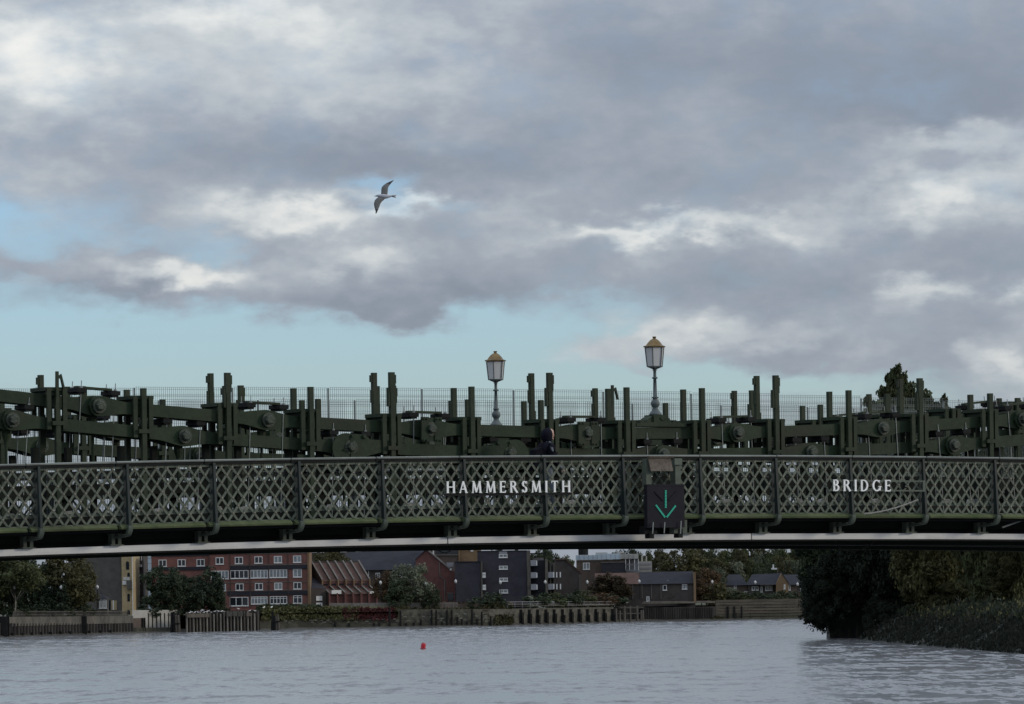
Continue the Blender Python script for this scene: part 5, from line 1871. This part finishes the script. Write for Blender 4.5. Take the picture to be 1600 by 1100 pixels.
ftree('near-black spreading tree right of the slim balconied block', 254, 884, 34, LEAF_DARK, 5, .05, 1)
ftree('dark spreading willow in front of the red brick flats', 318, 888, 34, LEAF_DARK, 4, .02, 0)
ftree('dark low tree between the two spreading trees before the flats', 285, 898, 32, LEAF_DARK, 3, .0, 2)
ftree('small dark tree beside the ground floor of the flats', 338, 918, 16, LEAF_DARK, 2, .0, 1)
for i, px_ in enumerate((232, 262, 300, 335)):
    x, d = on_shore(px_, 3)
    shrub(('dark bush behind the left end of the arched white wall', 'dark bush behind the right end of the arched white wall', 'dark bush behind the left end of the timber jetty', 'dark bush behind the middle of the timber jetty')[i], px_, d, LAND_Z, 2.6, 2.2, LEAF_DARK, i % 2, 'bushes under the dark trees')
ftree('round olive-brown treetop rising behind the stepped terrace', 515, 852, 30, LEAF_OLIVE, 60, .3, 0)
ftree('grey-green willow with a rounded crown before the slate roof', 643, 876, 30, LEAF_PALE, 8, .05, 0)
ftree('russet tree left of the grey-green willow', 608, 889, 24, LEAF_BROWN, 12, .1, 1)
ftree('dark bushy tree at the foot of the grey-green willow', 625, 905, 24, LEAF_DARK, 6, .0, 2)
ftree('dark bushy tree between the willow and the gabled house', 672, 912, 16, LEAF_DARK, 6, .0, 0)
for i, (px_, w_, h_, lf_, lab) in enumerate(((745, 2.2, 2.2, LEAF_DARK, 'dark shrub between the gabled house and the dark flats'), (772, 3.0, 3.0, LEAF_DARK, 'dark shrub under the taller dark flats'),
                                             (838, 3.2, 2.8, LEAF_DARK, 'dark hedge bush below the stacked balconies'), (862, 3.2, 2.6, LEAF_MID, 'green hedge bush right of the balconies'),
                                             (888, 3.2, 3.2, LEAF_DARK, 'dark hedge bush below the long roof slope'), (913, 3.0, 3.0, LEAF_MID, 'green bush below the white-topped block'),
                                             (937, 3.6, 2.6, LEAF_BROWN, 'russet bush at the left end of the brown terrace'), (962, 3.0, 2.0, LEAF_DARK, 'dark bush before the brown terrace'),
                                             (1048, 2.4, 2.6, LEAF_DARK, 'dark rounded bush at the right of the brown terrace'), (1060, 1.8, 2.0, LEAF_DARK, 'small dark bush beside the terrace end wall'),
                                             (1120, 3.4, 4.6, LEAF_OLIVE, 'tall olive bush right of the brown sheet piles'), (1145, 3.0, 2.4, LEAF_MID, 'green hedge bush below the hipped cottage'),
                                             (1158, 3.0, 2.2, LEAF_MID, 'clipped green hedge left of the white post'), (1188, 3.2, 2.2, LEAF_DARK, 'dark hedge below the tan-gabled cottage'),
                                             (1208, 3.2, 2.4, LEAF_DARK, 'dark hedge under the sunlit gable'), (1226, 2.4, 2.2, LEAF_DARK, 'dark hedge right of the sunlit gable'), (1252, 2.8, 3.0, LEAF_DARK, 'dark bush below the rightmost cottage'))):
    x, d = on_shore(px_, 6)
    shrub(lab, px_, d, LAND_Z + .5, w_, h_, lf_, i % 2)
ftree('bare russet tree in front of the white-topped block', 945, 893, 26, LEAF_BROWN_D, 20, .2, 2)
ftree('sparse russet tree before the brown terrace', 968, 900, 20, LEAF_BROWN_D, 12, .1, 0)
ftree('small dark conifer beside the single window of the brown terrace', 1029, 918, 6, LEAF_DARK, 8, .0, 1)
ftree('dark small tree right of the single window of the brown terrace', 1052, 916, 9, LEAF_DARK, 7, .0, 2)
ftree('large olive autumn tree over the brown terrace roof', 1062, 851, 40, LEAF_OLIVE, 45, .2, 0)
ftree('olive tree left of the large autumn tree', 1034, 858, 20, LEAF_OLIVE, 70, .2, 1)
ftree('russet tree between the terrace and the cottages', 1104, 884, 26, LEAF_BROWN, 16, .05, 1)
ftree('low russet tree at the end of the brown terrace', 1096, 905, 18, LEAF_BROWN, 9, .0, 2)
ftree('pale grey-green tree left of the hipped cottage', 1124, 886, 16, LEAF_PALE, 40, .1, 1)
ftree('grey-green bushy tree in front of the hipped cottage', 1140, 916, 16, LEAF_PALE, 8, .0, 0)
ftree('dark tree behind the chimney of the tan-gabled cottage', 1198, 876, 18, LEAF_DARK, 70, .1, 0)
# woods behind the houses
wr = random.Random(11)
woods = [(836, 862, 24), (858, 856, 22), (880, 866, 22), (845, 852, 18), (806, 856, 14), (776, 857, 16), (960, 859, 22), (985, 856, 24), (1006, 857, 20)]
WL = ['green treetop just right of the taller dark flats', 'dark treetop above the stacked balconies', 'green treetop above the long roof slope', 'dark treetop directly behind the balcony canopy',
      'green treetop over the middle of the dark flats', 'dark treetop over the left end of the taller dark flats', 'green treetop behind the middle of the white-topped block',
      'dark treetop over the right end of the white-topped block', 'green treetop above the small white rendered building']
for i, (px_, top, hw) in enumerate(woods):
    d = 1230 + wr.uniform(-20, 60)
    ftree(WL[i], px_, top, hw, (LEAF_MID, LEAF_DARK)[i % 2], 0, .05, i % 3, 'trees behind the riverside buildings', d=d)
for i in range(26):
    px_ = 1082 + i * 7.6 + wr.uniform(-3, 3)
    row = i % 3
    d = 1270 + row * 50
    ftree('wooded hillside tree far behind the cottages', px_, 850 + (2 - row) * 9 + wr.uniform(-3, 5), 20 + wr.uniform(-3, 6), (LEAF_MID, LEAF_PALE, LEAF_OLIVE, LEAF_MID)[i % 4], 0, .0, i % 3, 'wooded rise behind the cottages', d=d)

# creeper and bank planting (uncountable)
def leaf_patch(name, label, px0, px1, py0, py1, back, n, size, leafm, seed, thick=.8):
    r = np.random.default_rng(seed)
    px_ = r.uniform(px0, px1, n)
    py_ = r.uniform(py0, py1, n) + r.normal(0, 1.2, n)
    V = []
    for a, b in zip(px_, py_):
        x, d = on_shore(a, back)
        d2 = d + (968 - b) * .19 + r.uniform(-thick, thick)
        V.append((x, d2, at(a, b, d2).z))
    V = np.array(V)
    dirs = r.normal(size=(n, 3))
    dirs /= np.linalg.norm(dirs, axis=1)[:, None]
    b = np.cross(dirs, r.normal(size=(n, 3)))
    b /= np.linalg.norm(b, axis=1)[:, None]
    sz = size * r.uniform(.6, 1.5, n)[:, None]
    v = np.stack([V - dirs * sz, V - b * sz * .6, V + dirs * sz, V + b * sz * .6], 1).reshape(-1, 3)
    me = bpy.data.meshes.new(name)
    me.vertices.add(len(v))
    me.vertices.foreach_set('co', v.astype(np.float32).ravel())
    me.loops.add(n * 4)
    me.loops.foreach_set('vertex_index', np.arange(n * 4, dtype=np.int32))
    me.polygons.add(n)
    me.polygons.foreach_set('loop_start', np.arange(0, n * 4, 4, dtype=np.int32))
    at_ = me.attributes.new('leaf', 'FLOAT', 'FACE')
    at_.data.foreach_set('value', r.uniform(0, 1, n).astype(np.float32))
    me.materials.append(leafm)
    me.update()
    o = place(name, me)
    return tag(o, label, None, None, 'stuff')


leaf_patch('creeper', 'crimson creeper spreading over the bank above the stone wall', 535, 618, 951, 967, .6, 2600, .28, LEAF_RED, 3)
leaf_patch('bank_vegetation', 'rough green growth on the bank left of the crimson creeper', 408, 560, 949, 968, .6, 3600, .32, LEAF_OLIVE_D, 4)
leaf_patch('bank_vegetation', 'dark scrub at the foot of the flats above the stone wall', 400, 500, 946, 960, 1.2, 2000, .34, LEAF_DARK, 5)
leaf_patch('wall_weeds', 'weeds growing over the stone wall right of the creeper', 615, 800, 950, 962, .3, 1500, .26, LEAF_OLIVE, 6, .3)
leaf_patch('wall_weeds', 'olive bushes rooted in the wall below the dark flats', 772, 802, 944, 974, -.4, 1500, .30, LEAF_OLIVE, 8, .6)
leaf_patch('wall_weeds', 'scrub hanging over the wall where the brown sheet piles end', 1110, 1132, 942, 966, -.3, 900, .28, LEAF_OLIVE, 9, .5)
leaf_patch('wall_weeds', 'scrub on the plank-faced wall below the hipped cottage', 1164, 1186, 945, 964, -.2, 600, .26, LEAF_OLIVE, 10, .4)
leaf_patch('wall_weeds', 'weeds along the top of the garden wall', 690, 800, 942, 950, 3, 1300, .28, LEAF_BROWN, 12, .5)

# ================================================================== RIGHT BANK
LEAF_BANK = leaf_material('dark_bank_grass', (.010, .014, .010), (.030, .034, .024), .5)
LEAF_SHADE = leaf_material('near_black_leaves', (.012, .019, .014), (.034, .044, .026))  # foliage seen from its unlit side: shade put into the leaf colour
RB = [(1296, 997.5), (1345, 1000), (1400, 1006), (1470, 1012), (1540, 1017.5), (1605, 1023), (1700, 1034)]
rb_pts = []
for px_, py in RB:
    d = water_depth(px_, py)
    rb_pts.append((at(px_, py, d).x, d))
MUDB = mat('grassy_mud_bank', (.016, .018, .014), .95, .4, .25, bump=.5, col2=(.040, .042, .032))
vs, fs = [], []
prof = [(0, -.5), (1.2, .35), (4, 1.5), (8, 3.0), (13, 4.0), (60, 4.3), (420, 4.4)]
nseg = 60
for i in range(nseg + 1):
    f_ = .9 + i / nseg * (len(rb_pts) - 1.9)
    a = min(int(f_), len(rb_pts) - 2)
    x = rb_pts[a][0] + (rb_pts[a + 1][0] - rb_pts[a][0]) * (f_ - a)
    y = rb_pts[a][1] + (rb_pts[a + 1][1] - rb_pts[a][1]) * (f_ - a)
    for w_, z in prof:
        vs.append((x + w_ * .75 + wr.uniform(-.3, .3), y + w_ * .65, z + wr.uniform(-.2, .2) * (z > 0)))
P_ = len(prof)
for i in range(nseg):
    for j in range(P_ - 1):
        fs.append((i * P_ + j, i * P_ + P_ + j, i * P_ + P_ + j + 1, i * P_ + j + 1))
tag(MB().add(vs, fs).build('river_bank', MUDB, smooth=True), kind='structure')
# land behind it
(xa, ya), (xb, yb) = rb_pts[0], rb_pts[-1]
tag(MB().add([(xa + 30, ya + 30, 2.0), (xb + 30, yb + 30, 2.0), (900, 300, 2.0), (900, 1000, 2.0), (xa + 60, ya + 160, 2.0)], [(0, 1, 2, 3, 4)]).build('ground', GROUND), kind='structure')
# end wall of the bank
d = rb_pts[0][1] + .5
o = thing('bank_end_wall', 'near-black masonry wall rising from the water under the overhanging dark tree', 'river wall', (rb_pts[0][0], d, 0))
x1 = at(1358, 990, d).x - rb_pts[0][0]
zt_ = at(1300, 950, d).z
WALLB = mat('black_wet_masonry', (.022, .023, .022), .8, .3, .5, bump=.3)
MB().box(.1, x1, 0, 8, -.8, zt_).build('wall', WALLB, o)
MB().box(.02, x1 + .1, -.1, 8.1, zt_, zt_ + .25).build('coping', WALLB, o)
for j in range(5):
    MB().box(.4 + j * x1 / 5, .7 + j * x1 / 5, -.12, -.01, -.6, zt_ - .3).build('buttress', WALLB, o)

# grass and scrub on the bank (uncountable)
def bank_patch(name, label, n, size, leafm, seed, w0, w1, i0, i1, zadd):
    r = np.random.default_rng(seed)
    V = []
    cl = np.sort(r.uniform(i0, min(i1, 5.99), 46))
    for q in range(n):
        # gathered in tussocks, with some spread evenly between them
        f_ = r.uniform(i0, min(i1, 5.99)) if q % 3 == 0 else float(np.clip(cl[q % 46] + r.normal(0, .035), i0, min(i1, 5.99)))
        a = min(int(f_), len(rb_pts) - 2)
        x = rb_pts[a][0] + (rb_pts[a + 1][0] - rb_pts[a][0]) * (f_ - a)
        y = rb_pts[a][1] + (rb_pts[a + 1][1] - rb_pts[a][1]) * (f_ - a)
        w_ = r.uniform(w0, w1)
        z = np.interp(w_, [p[0] for p in prof], [p[1] for p in prof])
        V.append((x + w_ * .75, y + w_ * .65, z + r.uniform(0, zadd) * (1.0 if q % 3 == 0 else .5 + 1.4 * ((q % 46) * 7 % 11) / 11)))
    V = np.array(V)
    up = np.array([0, 0, 1.0]) + r.normal(0, .35, (n, 3))
    sd_ = np.cross(up, r.normal(size=(n, 3)))
    sd_ /= np.linalg.norm(sd_, axis=1)[:, None]
    s_ = size * r.uniform(.6, 1.5, n)[:, None]
    v = np.stack([V - sd_ * s_ * .5, V + sd_ * s_ * .5, V + sd_ * s_ * .2 + up * s_, V - sd_ * s_ * .2 + up * s_], 1).reshape(-1, 3)
    me = bpy.data.meshes.new(name)
    me.vertices.add(len(v))
    me.vertices.foreach_set('co', v.astype(np.float32).ravel())
    me.loops.add(n * 4)
    me.loops.foreach_set('vertex_index', np.arange(n * 4, dtype=np.int32))
    me.polygons.add(n)
    me.polygons.foreach_set('loop_start', np.arange(0, n * 4, 4, dtype=np.int32))
    at_ = me.attributes.new('leaf', 'FLOAT', 'FACE')
    at_.data.foreach_set('value', r.uniform(0, 1, n).astype(np.float32))
    me.materials.append(leafm)
    me.update()
    return tag(place(name, me), label, None, None, 'stuff')


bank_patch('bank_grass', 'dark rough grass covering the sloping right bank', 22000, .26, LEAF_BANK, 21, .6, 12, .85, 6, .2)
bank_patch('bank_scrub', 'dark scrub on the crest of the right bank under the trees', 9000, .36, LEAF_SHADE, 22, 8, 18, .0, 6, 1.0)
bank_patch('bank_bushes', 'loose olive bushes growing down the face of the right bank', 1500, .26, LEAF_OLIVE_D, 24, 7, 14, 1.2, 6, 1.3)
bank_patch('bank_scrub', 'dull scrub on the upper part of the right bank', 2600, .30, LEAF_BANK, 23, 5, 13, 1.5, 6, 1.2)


def rtree(label, px, d, top, hw, leafm, cf=.1, v=0, kind='near', base=4.0, bark=None, hd=None):
    return tree(label, px, d, base, ztop(px, top, d), hw / FOC * d, leafm, kind, cf, v, bark, None, half_d=hd)


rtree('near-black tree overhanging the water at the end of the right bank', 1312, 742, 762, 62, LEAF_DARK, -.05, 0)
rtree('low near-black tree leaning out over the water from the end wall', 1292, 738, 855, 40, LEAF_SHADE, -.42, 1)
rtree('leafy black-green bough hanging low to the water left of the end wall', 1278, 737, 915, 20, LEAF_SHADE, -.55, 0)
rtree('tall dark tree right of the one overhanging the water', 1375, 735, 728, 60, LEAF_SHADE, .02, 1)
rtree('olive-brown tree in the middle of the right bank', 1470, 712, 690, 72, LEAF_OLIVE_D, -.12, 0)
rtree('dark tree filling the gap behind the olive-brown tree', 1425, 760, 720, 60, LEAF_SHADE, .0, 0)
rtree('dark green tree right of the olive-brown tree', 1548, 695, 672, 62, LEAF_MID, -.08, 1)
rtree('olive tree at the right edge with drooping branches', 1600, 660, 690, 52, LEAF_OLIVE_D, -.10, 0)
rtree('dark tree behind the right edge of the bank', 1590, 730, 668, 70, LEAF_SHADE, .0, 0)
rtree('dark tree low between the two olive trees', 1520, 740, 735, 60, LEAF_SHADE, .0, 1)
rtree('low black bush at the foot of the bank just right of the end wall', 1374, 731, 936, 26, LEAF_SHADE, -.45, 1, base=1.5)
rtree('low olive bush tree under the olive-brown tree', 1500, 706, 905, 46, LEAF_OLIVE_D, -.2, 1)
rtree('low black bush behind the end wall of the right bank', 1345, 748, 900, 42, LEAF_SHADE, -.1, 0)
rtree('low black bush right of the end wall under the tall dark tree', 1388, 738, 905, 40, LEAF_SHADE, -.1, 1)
# the tall tree that shows above the bridge
dt = 800
t = thing('tree', 'tall feathery tree rising above the bridge behind the right-hand posts', 'tree', ((1410 - 800) / FOC * dt, dt + 5, 4.0))
for (px_, top, bot, hw, v) in ((1410, 571, 740, 44, 0), (1390, 598, 745, 46, 1), (1440, 592, 745, 44, 2), (1418, 614, 770, 88, 3), (1468, 622, 760, 52, 1), (1372, 616, 750, 46, 2), (1485, 614, 700, 16, 0), (1350, 648, 760, 44, 1), (1458, 604, 720, 26, 3), (1425, 582, 720, 28, 2)):
    zt_, zb_ = ztop(px_, top, dt), ztop(px_, bot, dt)
    place('crown', crown('spire', LEAF_MID, v), t, ((px_ - 1410) / FOC * dt, wr.uniform(-2, 2), (zt_ + zb_) / 2 - 4.0), (0, 0, v * 1.3), (hw / FOC * dt, hw / FOC * dt, (zt_ - zb_) / 2))
MB().tube([(0, 0, -.3), (.3, 0, 12), (-.2, 0, 24), (-.3, 0, 32)], [.55, .42, .22, .05], 8).build('trunk', BARK, t)
for px_, top in ((1382, 614), (1436, 608), (1462, 655), (1478, 628), (1368, 660)):
    xx = (px_ - 1410) / FOC * dt
    MB().tube([(.1, 0, 14), (xx * .6, 0, 19), (xx, 0, ztop(px_, top, dt) - 4)], [.22, .15, .03], 6).build('limb', BARK, t)

# ================================================================== BUOY
d = water_depth(661, 1014)
b = thing('buoy', 'small red can buoy floating in mid river', 'buoy', (at(661, 1014, d).x, d, 0), math.radians(8))
REDM = mat('red_buoy_paint', (.50, .022, .035), .45, .2, 2.0)
MB().lathe([(.30, -.35), (.36, -.2), (.36, .05), (.33, .12), (.335, .55), (.30, .62), (.31, .72), (.26, .80), (.06, .82)], 14).build('float', REDM, b, rot=(0, math.radians(7), 0), smooth=False)
MB().lathe([(.40, -.10), (.42, .0), (.38, .08)], 14).build('collar', mat('weed_on_buoy', (.10, .02, .025), .7, .3, 5), b)
MB().tube([(-.06, 0, .80), (-.06, 0, .90), (.06, 0, .90), (.06, 0, .80)], .02, 6).build('lifting_eye', BLACK, b)

# ================================================================== GULL IN FLIGHT
GD = 130.0
gc = at(599, 306, GD)
PXM = GD / FOC
gull = thing('flying_gull', 'gull in banking flight with raised dark wings against the clouds', 'gull', gc)
mb = MB()
# body: rings along the axis from bill to tail, drawn in the photo's plane (x right, z up)
ring = [(-14.5, -.4, .25), (-12.2, -.2, .55), (-11.0, .1, 1.3), (-9.0, .4, 1.9), (-6.5, .3, 2.2), (-3, -.3, 3.2), (1, -1.0, 3.9), (5, -1.2, 3.4), (9, -.9, 2.2), (12, -.6, 1.4), (14, -.5, .9)]
vs, fs = [], []
K = 10
for x, z, r_ in ring:
    for j in range(K):
        t_ = 2 * PI * j / K
        vs.append((x * PXM, math.cos(t_) * r_ * PXM, (z + math.sin(t_) * r_) * PXM))
mi = []
for i in range(len(ring) - 1):
    for j in range(K):
        fs.append((i * K + j, i * K + (j + 1) % K, (i + 1) * K + (j + 1) % K, (i + 1) * K + j))
        mi.append(2 if i < 2 else 0)
fs += [tuple(range(K))[::-1], tuple(range((len(ring) - 1) * K, len(ring) * K))]
mi += [2, 0]
mb.v, mb.f, mb.mi = vs, fs, mi
# tail fan, slightly forked
mb.add([(p[0] * PXM, p[1] * PXM, p[2] * PXM) for p in ((12, -1, .4), (12, 1, -1.4), (21.0, -2.5, .9), (18.5, 0, -.9), (20.0, 2.5, -3.6), (12, 0, -.2), (19.5, -2, 1.3), (17.5, .5, -.4), (19, 3, -3.0))],
       [(0, 2, 3), (0, 3, 1), (1, 3, 4), (0, 6, 7), (0, 7, 1), (1, 7, 8), (0, 6, 2), (2, 6, 7, 3), (3, 7, 8, 4), (1, 8, 4)], 0)


def wing(lead, trail, depth):
    """wing as a thin cambered sheet between leading and trailing edges (photo px from the body centre)"""
    n = len(lead)
    vs, fs, mi = [], [], []
    for side_ in (0, 1):
        for i in range(n):
            for f_ in (0, .33, .66, 1):
                x = lead[i][0] + (trail[i][0] - lead[i][0]) * f_
                z = lead[i][1] + (trail[i][1] - lead[i][1]) * f_
                th_ = (.55 * (1 - f_) ** .7 * (1 - i / n * .7) + .06)
                y = depth[i] + math.sin(f_ * PI) * -1.2 + (th_ if side_ else -th_)
                vs.append((x * PXM, y * PXM, z * PXM))
    N = n * 4
    for side_ in (0, 1):
        for i in range(n - 1):
            for j in range(3):
                q = (side_ * N + i * 4 + j, side_ * N + i * 4 + j + 1, side_ * N + (i + 1) * 4 + j + 1, side_ * N + (i + 1) * 4 + j)
                fs.append(q)
                mi.append(3 if i >= n - 3 else 1)
    for i in range(n - 1):
        for j in (0, 3):
            fs.append((i * 4 + j, (i + 1) * 4 + j, N + (i + 1) * 4 + j, N + i * 4 + j))
            mi.append(1)
    for j in range(3):
        fs.append((j, j + 1, N + j + 1, N + j))
        fs.append(((n - 1) * 4 + j, (n - 1) * 4 + j + 1, N + (n - 1) * 4 + j + 1, N + (n - 1) * 4 + j))
        mi += [1, 1]
    b_ = len(mb.v)
    mb.v.extend(vs)
    mb.f.extend([tuple(b_ + q for q in f_) for f_ in fs])
    mb.mi.extend(mi)


wing([(-3.8, 1.5), (-3.4, 6), (-3.2, 10.5), (-2.6, 14.0), (.2, 17.4), (4.2, 20.4), (9.0, 22.8), (15.4, 25.6)],
     [(6.0, 1.2), (6.6, 5), (7.0, 10.0), (7.4, 13.2), (8.6, 15.8), (10.4, 18.4), (12.6, 21.2), (16.2, 25.2)], [2, 4, 6, 8, 10, 12, 14, 16])
wing([(-8.0, -1.8), (-10.5, -4.2), (-13.2, -7.0), (-14.6, -12), (-14.3, -17.5), (-13.0, -22.0), (-12.0, -25.6), (-12.4, -28.6)],
     [(3.0, -4.0), (1.2, -6.4), (-2.0, -9.2), (-4.4, -12.5), (-5.8, -16.5), (-7.4, -21), (-9.4, -25.4), (-10.6, -28.4)], [-2, -4, -6, -8, -10, -12, -14, -16])
GB = mat('gull_pale_feathers', (.42, .43, .46), .7, .12, 3.0)
GW = mat('gull_underwing', (.115, .115, .11), .7, .25, 5.0)
GH = mat('gull_dark_head', (.06, .06, .06), .6, .2, 5.0)
GT = mat('gull_black_wingtip', (.022, .022, .024), .6, .2, 5.0)
o = mb.build('body', [GB, GW, GH, GT], gull, smooth=True)

# ================================================================== PERSON ON THE FOOTWAY
PN = 1.15
ps_, pz_top = bridge_sz(852.5, 669, PN)
FOOT_Z = Z_LEDGE + .09 + camber(ps_)
person = thing('person', 'person in a dark hooded jacket walking right along the footway with a bag behind', 'person', bridge_pt(ps_, PN, FOOT_Z), TH)
HT = pz_top - FOOT_Z
k = HT / 1.75
JACKET = mat('dark_navy_jacket', (.009, .009, .016), .9, .3, 6.0, spec=.1)
JEANS = mat('grey_blue_jeans', (.13, .15, .175), .85, .3, 8.0)
SKIN = mat('skin', (.50, .33, .26), .55, .1, 8.0)
SHOE = mat('dark_shoes', (.03, .03, .03), .6, .2, 5)
BAGM = mat('black_bag', (.007, .007, .011), .9, .2, 6, spec=.1)


def skin_body(name, verts, edges, radii, m_, parent, root=0, sub=1):
    me = bpy.data.meshes.new(name)
    me.from_pydata([(a * k, b * k, c * k) for a, b, c in verts], edges, [])
    o = place(name, me, parent)
    sk = o.modifiers.new('skin', 'SKIN')
    for i, r_ in enumerate(radii):
        sv = me.skin_vertices[0].data[i]
        rr = r_ if hasattr(r_, '__len__') else (r_, r_)
        sv.radius = (rr[0] * k, rr[1] * k)
        sv.use_root = i == root
    sk.use_smooth_shade = True
    sb = o.modifiers.new('sub', 'SUBSURF')
    sb.levels = sb.render_levels = sub
    me.materials.append(m_)
    return o


# x is the walking direction, y away from the camera
V_ = [(0, 0, .96), (.0, 0, 1.12), (.01, 0, 1.30), (.02, 0, 1.43), (.05, 0, 1.50), (.075, 0, 1.55),
      (0, .09, .90), (.16, .10, .50), (.24, .10, .10), (.36, .10, .05),
      (0, -.09, .90), (.06, -.10, .48), (-.16, -.10, .13), (-.05, -.10, .04),
      (.0, .19, 1.40), (-.08, .23, 1.13), (.10, .24, .93), (.16, .23, .86),
      (.0, -.19, 1.40), (.02, -.24, 1.12), (.20, -.22, .97), (.27, -.21, .93)]
E_ = [(0, 1), (1, 2), (2, 3), (3, 4), (4, 5), (0, 6), (6, 7), (7, 8), (8, 9), (0, 10), (10, 11), (11, 12), (12, 13), (3, 14), (14, 15), (15, 16), (16, 17), (3, 18), (18, 19), (19, 20), (20, 21)]
R_ = [.12, .11, .11, .09, .06, .055, .095, .065, .045, .035, .095, .065, .045, .035, .045, .04, .035, .03, .045, .04, .035, .03]
body = skin_body('body', V_, E_, R_, JEANS, person)
# jacket over the torso and sleeves
Vj = [(0, 0, .88), (0, 0, 1.05), (.0, 0, 1.22), (.0, 0, 1.36), (.02, 0, 1.46), (.0, .20, 1.38), (-.08, .24, 1.13), (.08, .25, .96), (.0, -.20, 1.38), (.02, -.25, 1.12), (.17, -.225, .99)]
Ej = [(0, 1), (1, 2), (2, 3), (3, 4), (3, 5), (5, 6), (6, 7), (3, 8), (8, 9), (9, 10)]
Rj = [(.17, .19), (.165, .18), (.17, .19), (.155, .16), .09, .095, .08, .06, .095, .08, .06]
skin_body('jacket', Vj, Ej, Rj, JACKET, person)
# head with features, looking ahead (along x)
hd = MB()
prof_ = [(.02, 1.50), (.055, 1.52), (.075, 1.56), (.088, 1.61), (.092, 1.66), (.085, 1.70), (.06, 1.73), (.02, 1.745)]
hd.lathe(prof_, 14, (.075, 0, 0))
for i, (x, y, z) in enumerate(hd.v):
    hd.v[i] = (((x - .075) * 1.18 + .075) * k, y * .92 * k, z * k)
hd.prism([(.172 * k, 1.645 * k), (.205 * k, 1.605 * k), (.172 * k, 1.60 * k)], -.013 * k, .013 * k)
hd.box(.165 * k, .185 * k, -.022 * k, .022 * k, 1.565 * k, 1.572 * k).box(.165 * k, .183 * k, -.02 * k, .02 * k, 1.578 * k, 1.585 * k)
hd.box(.15 * k, .175 * k, -.02 * k, .02 * k, 1.525 * k, 1.55 * k)
hd.build('head', SKIN, person, smooth=True)
ey = MB()
for y in (-.034, .034):
    ey.lathe([(.002, -.012), (.011, 0), (.002, .012)], 8, (.166 * k, y * k, 1.635 * k))
    ey.box(.155 * k, .172 * k, (y - .02) * k, (y + .02) * k, 1.655 * k, 1.662 * k)
ey.build('eyes', SHOE, person)
# hood: open-fronted shell round the head
hv, hf = [], []
NU, NV = 12, 9
for i in range(NU):
    a = math.radians(72 + (288 - 72) * i / (NU - 1))
    for j in range(NV):
        b_ = math.radians(-62 + 152 * j / (NV - 1))
        r_ = .138 + .02 * math.cos(a / 1.0 - PI)
        hv.append(((.055 + r_ * math.cos(a) * math.cos(b_)) * k, r_ * .88 * math.sin(a) * math.cos(b_) * k, (1.615 + (.145 if b_ > 0 else .20) * math.sin(b_)) * k))
for i in range(NU - 1):
    for j in range(NV - 1):
        hf.append((i * NV + j, (i + 1) * NV + j, (i + 1) * NV + j + 1, i * NV + j + 1))
ho = MB().add(hv, hf).build('hood', JACKET, person, smooth=True)
so = ho.modifiers.new('solid', 'SOLIDIFY')
so.thickness = .018
# hands: palm, four bent fingers and a thumb
for (hx, hy, hz, sgn_) in ((.17, .235, .85, 1), (.275, -.21, .925, -1)):
    hm = MB()
    hm.box(-.012 * k, .045 * k, -.014 * k, .014 * k, -.075 * k, .0)
    for q in range(4):
        x0 = (-.006 + q * .0145) * k
        L = (.055, .062, .058, .045)[q] * k
        hm.tube([(x0, 0, -.07 * k), (x0, -.004 * k * sgn_, -.07 * k - L * .55), (x0 + .004 * k, -.020 * k * sgn_, -.07 * k - L)], [.0075 * k, .007 * k, .005 * k], 6)
    hm.tube([(.043 * k, 0, -.02 * k), (.062 * k, -.01 * k * sgn_, -.055 * k), (.060 * k, -.018 * k * sgn_, -.085 * k)], [.009 * k, .008 * k, .006 * k], 6)
    hm.build('hand', SKIN, person, (hx * k, hy * k, hz * k), smooth=True)
for (sx, sy, sz, rt) in ((.29, .10, .045, -.15), (-.10, -.10, .05, .35)):
    MB().prism([(-.09 * k, -.04 * k), (.17 * k, -.04 * k), (.19 * k, -.01 * k), (.10 * k, .03 * k), (.03 * k, .06 * k), (-.08 * k, .06 * k)], -.042 * k, .042 * k).build('shoe', SHOE, person, (sx * k, sy * k, sz * k), (0, rt, 0))
bag = thing('shoulder_bag', 'black bag with a pale metal ring slung behind the walking person', 'bag', bridge_pt(ps_ - .24, PN - .06, FOOT_Z + .90 * k), TH)
bb = MB()
bb.prism([(-.13, 0), (.11, 0), (.14, .08), (.12, .40), (.02, .47), (-.10, .42), (-.15, .10)], -.14, .12)
bb.build('body', BAGM, bag)
MB().bar((.10, -.13, .40), (.26, -.02, .62), .03, .012).build('strap', BAGM, bag)
MB().tube([(-.02 + .03 * math.cos(t), -.155, .12 + .03 * math.sin(t)) for t in np.linspace(0, 2 * PI, 13)], .007, 6, cap=False).build('ring', STEEL, bag)
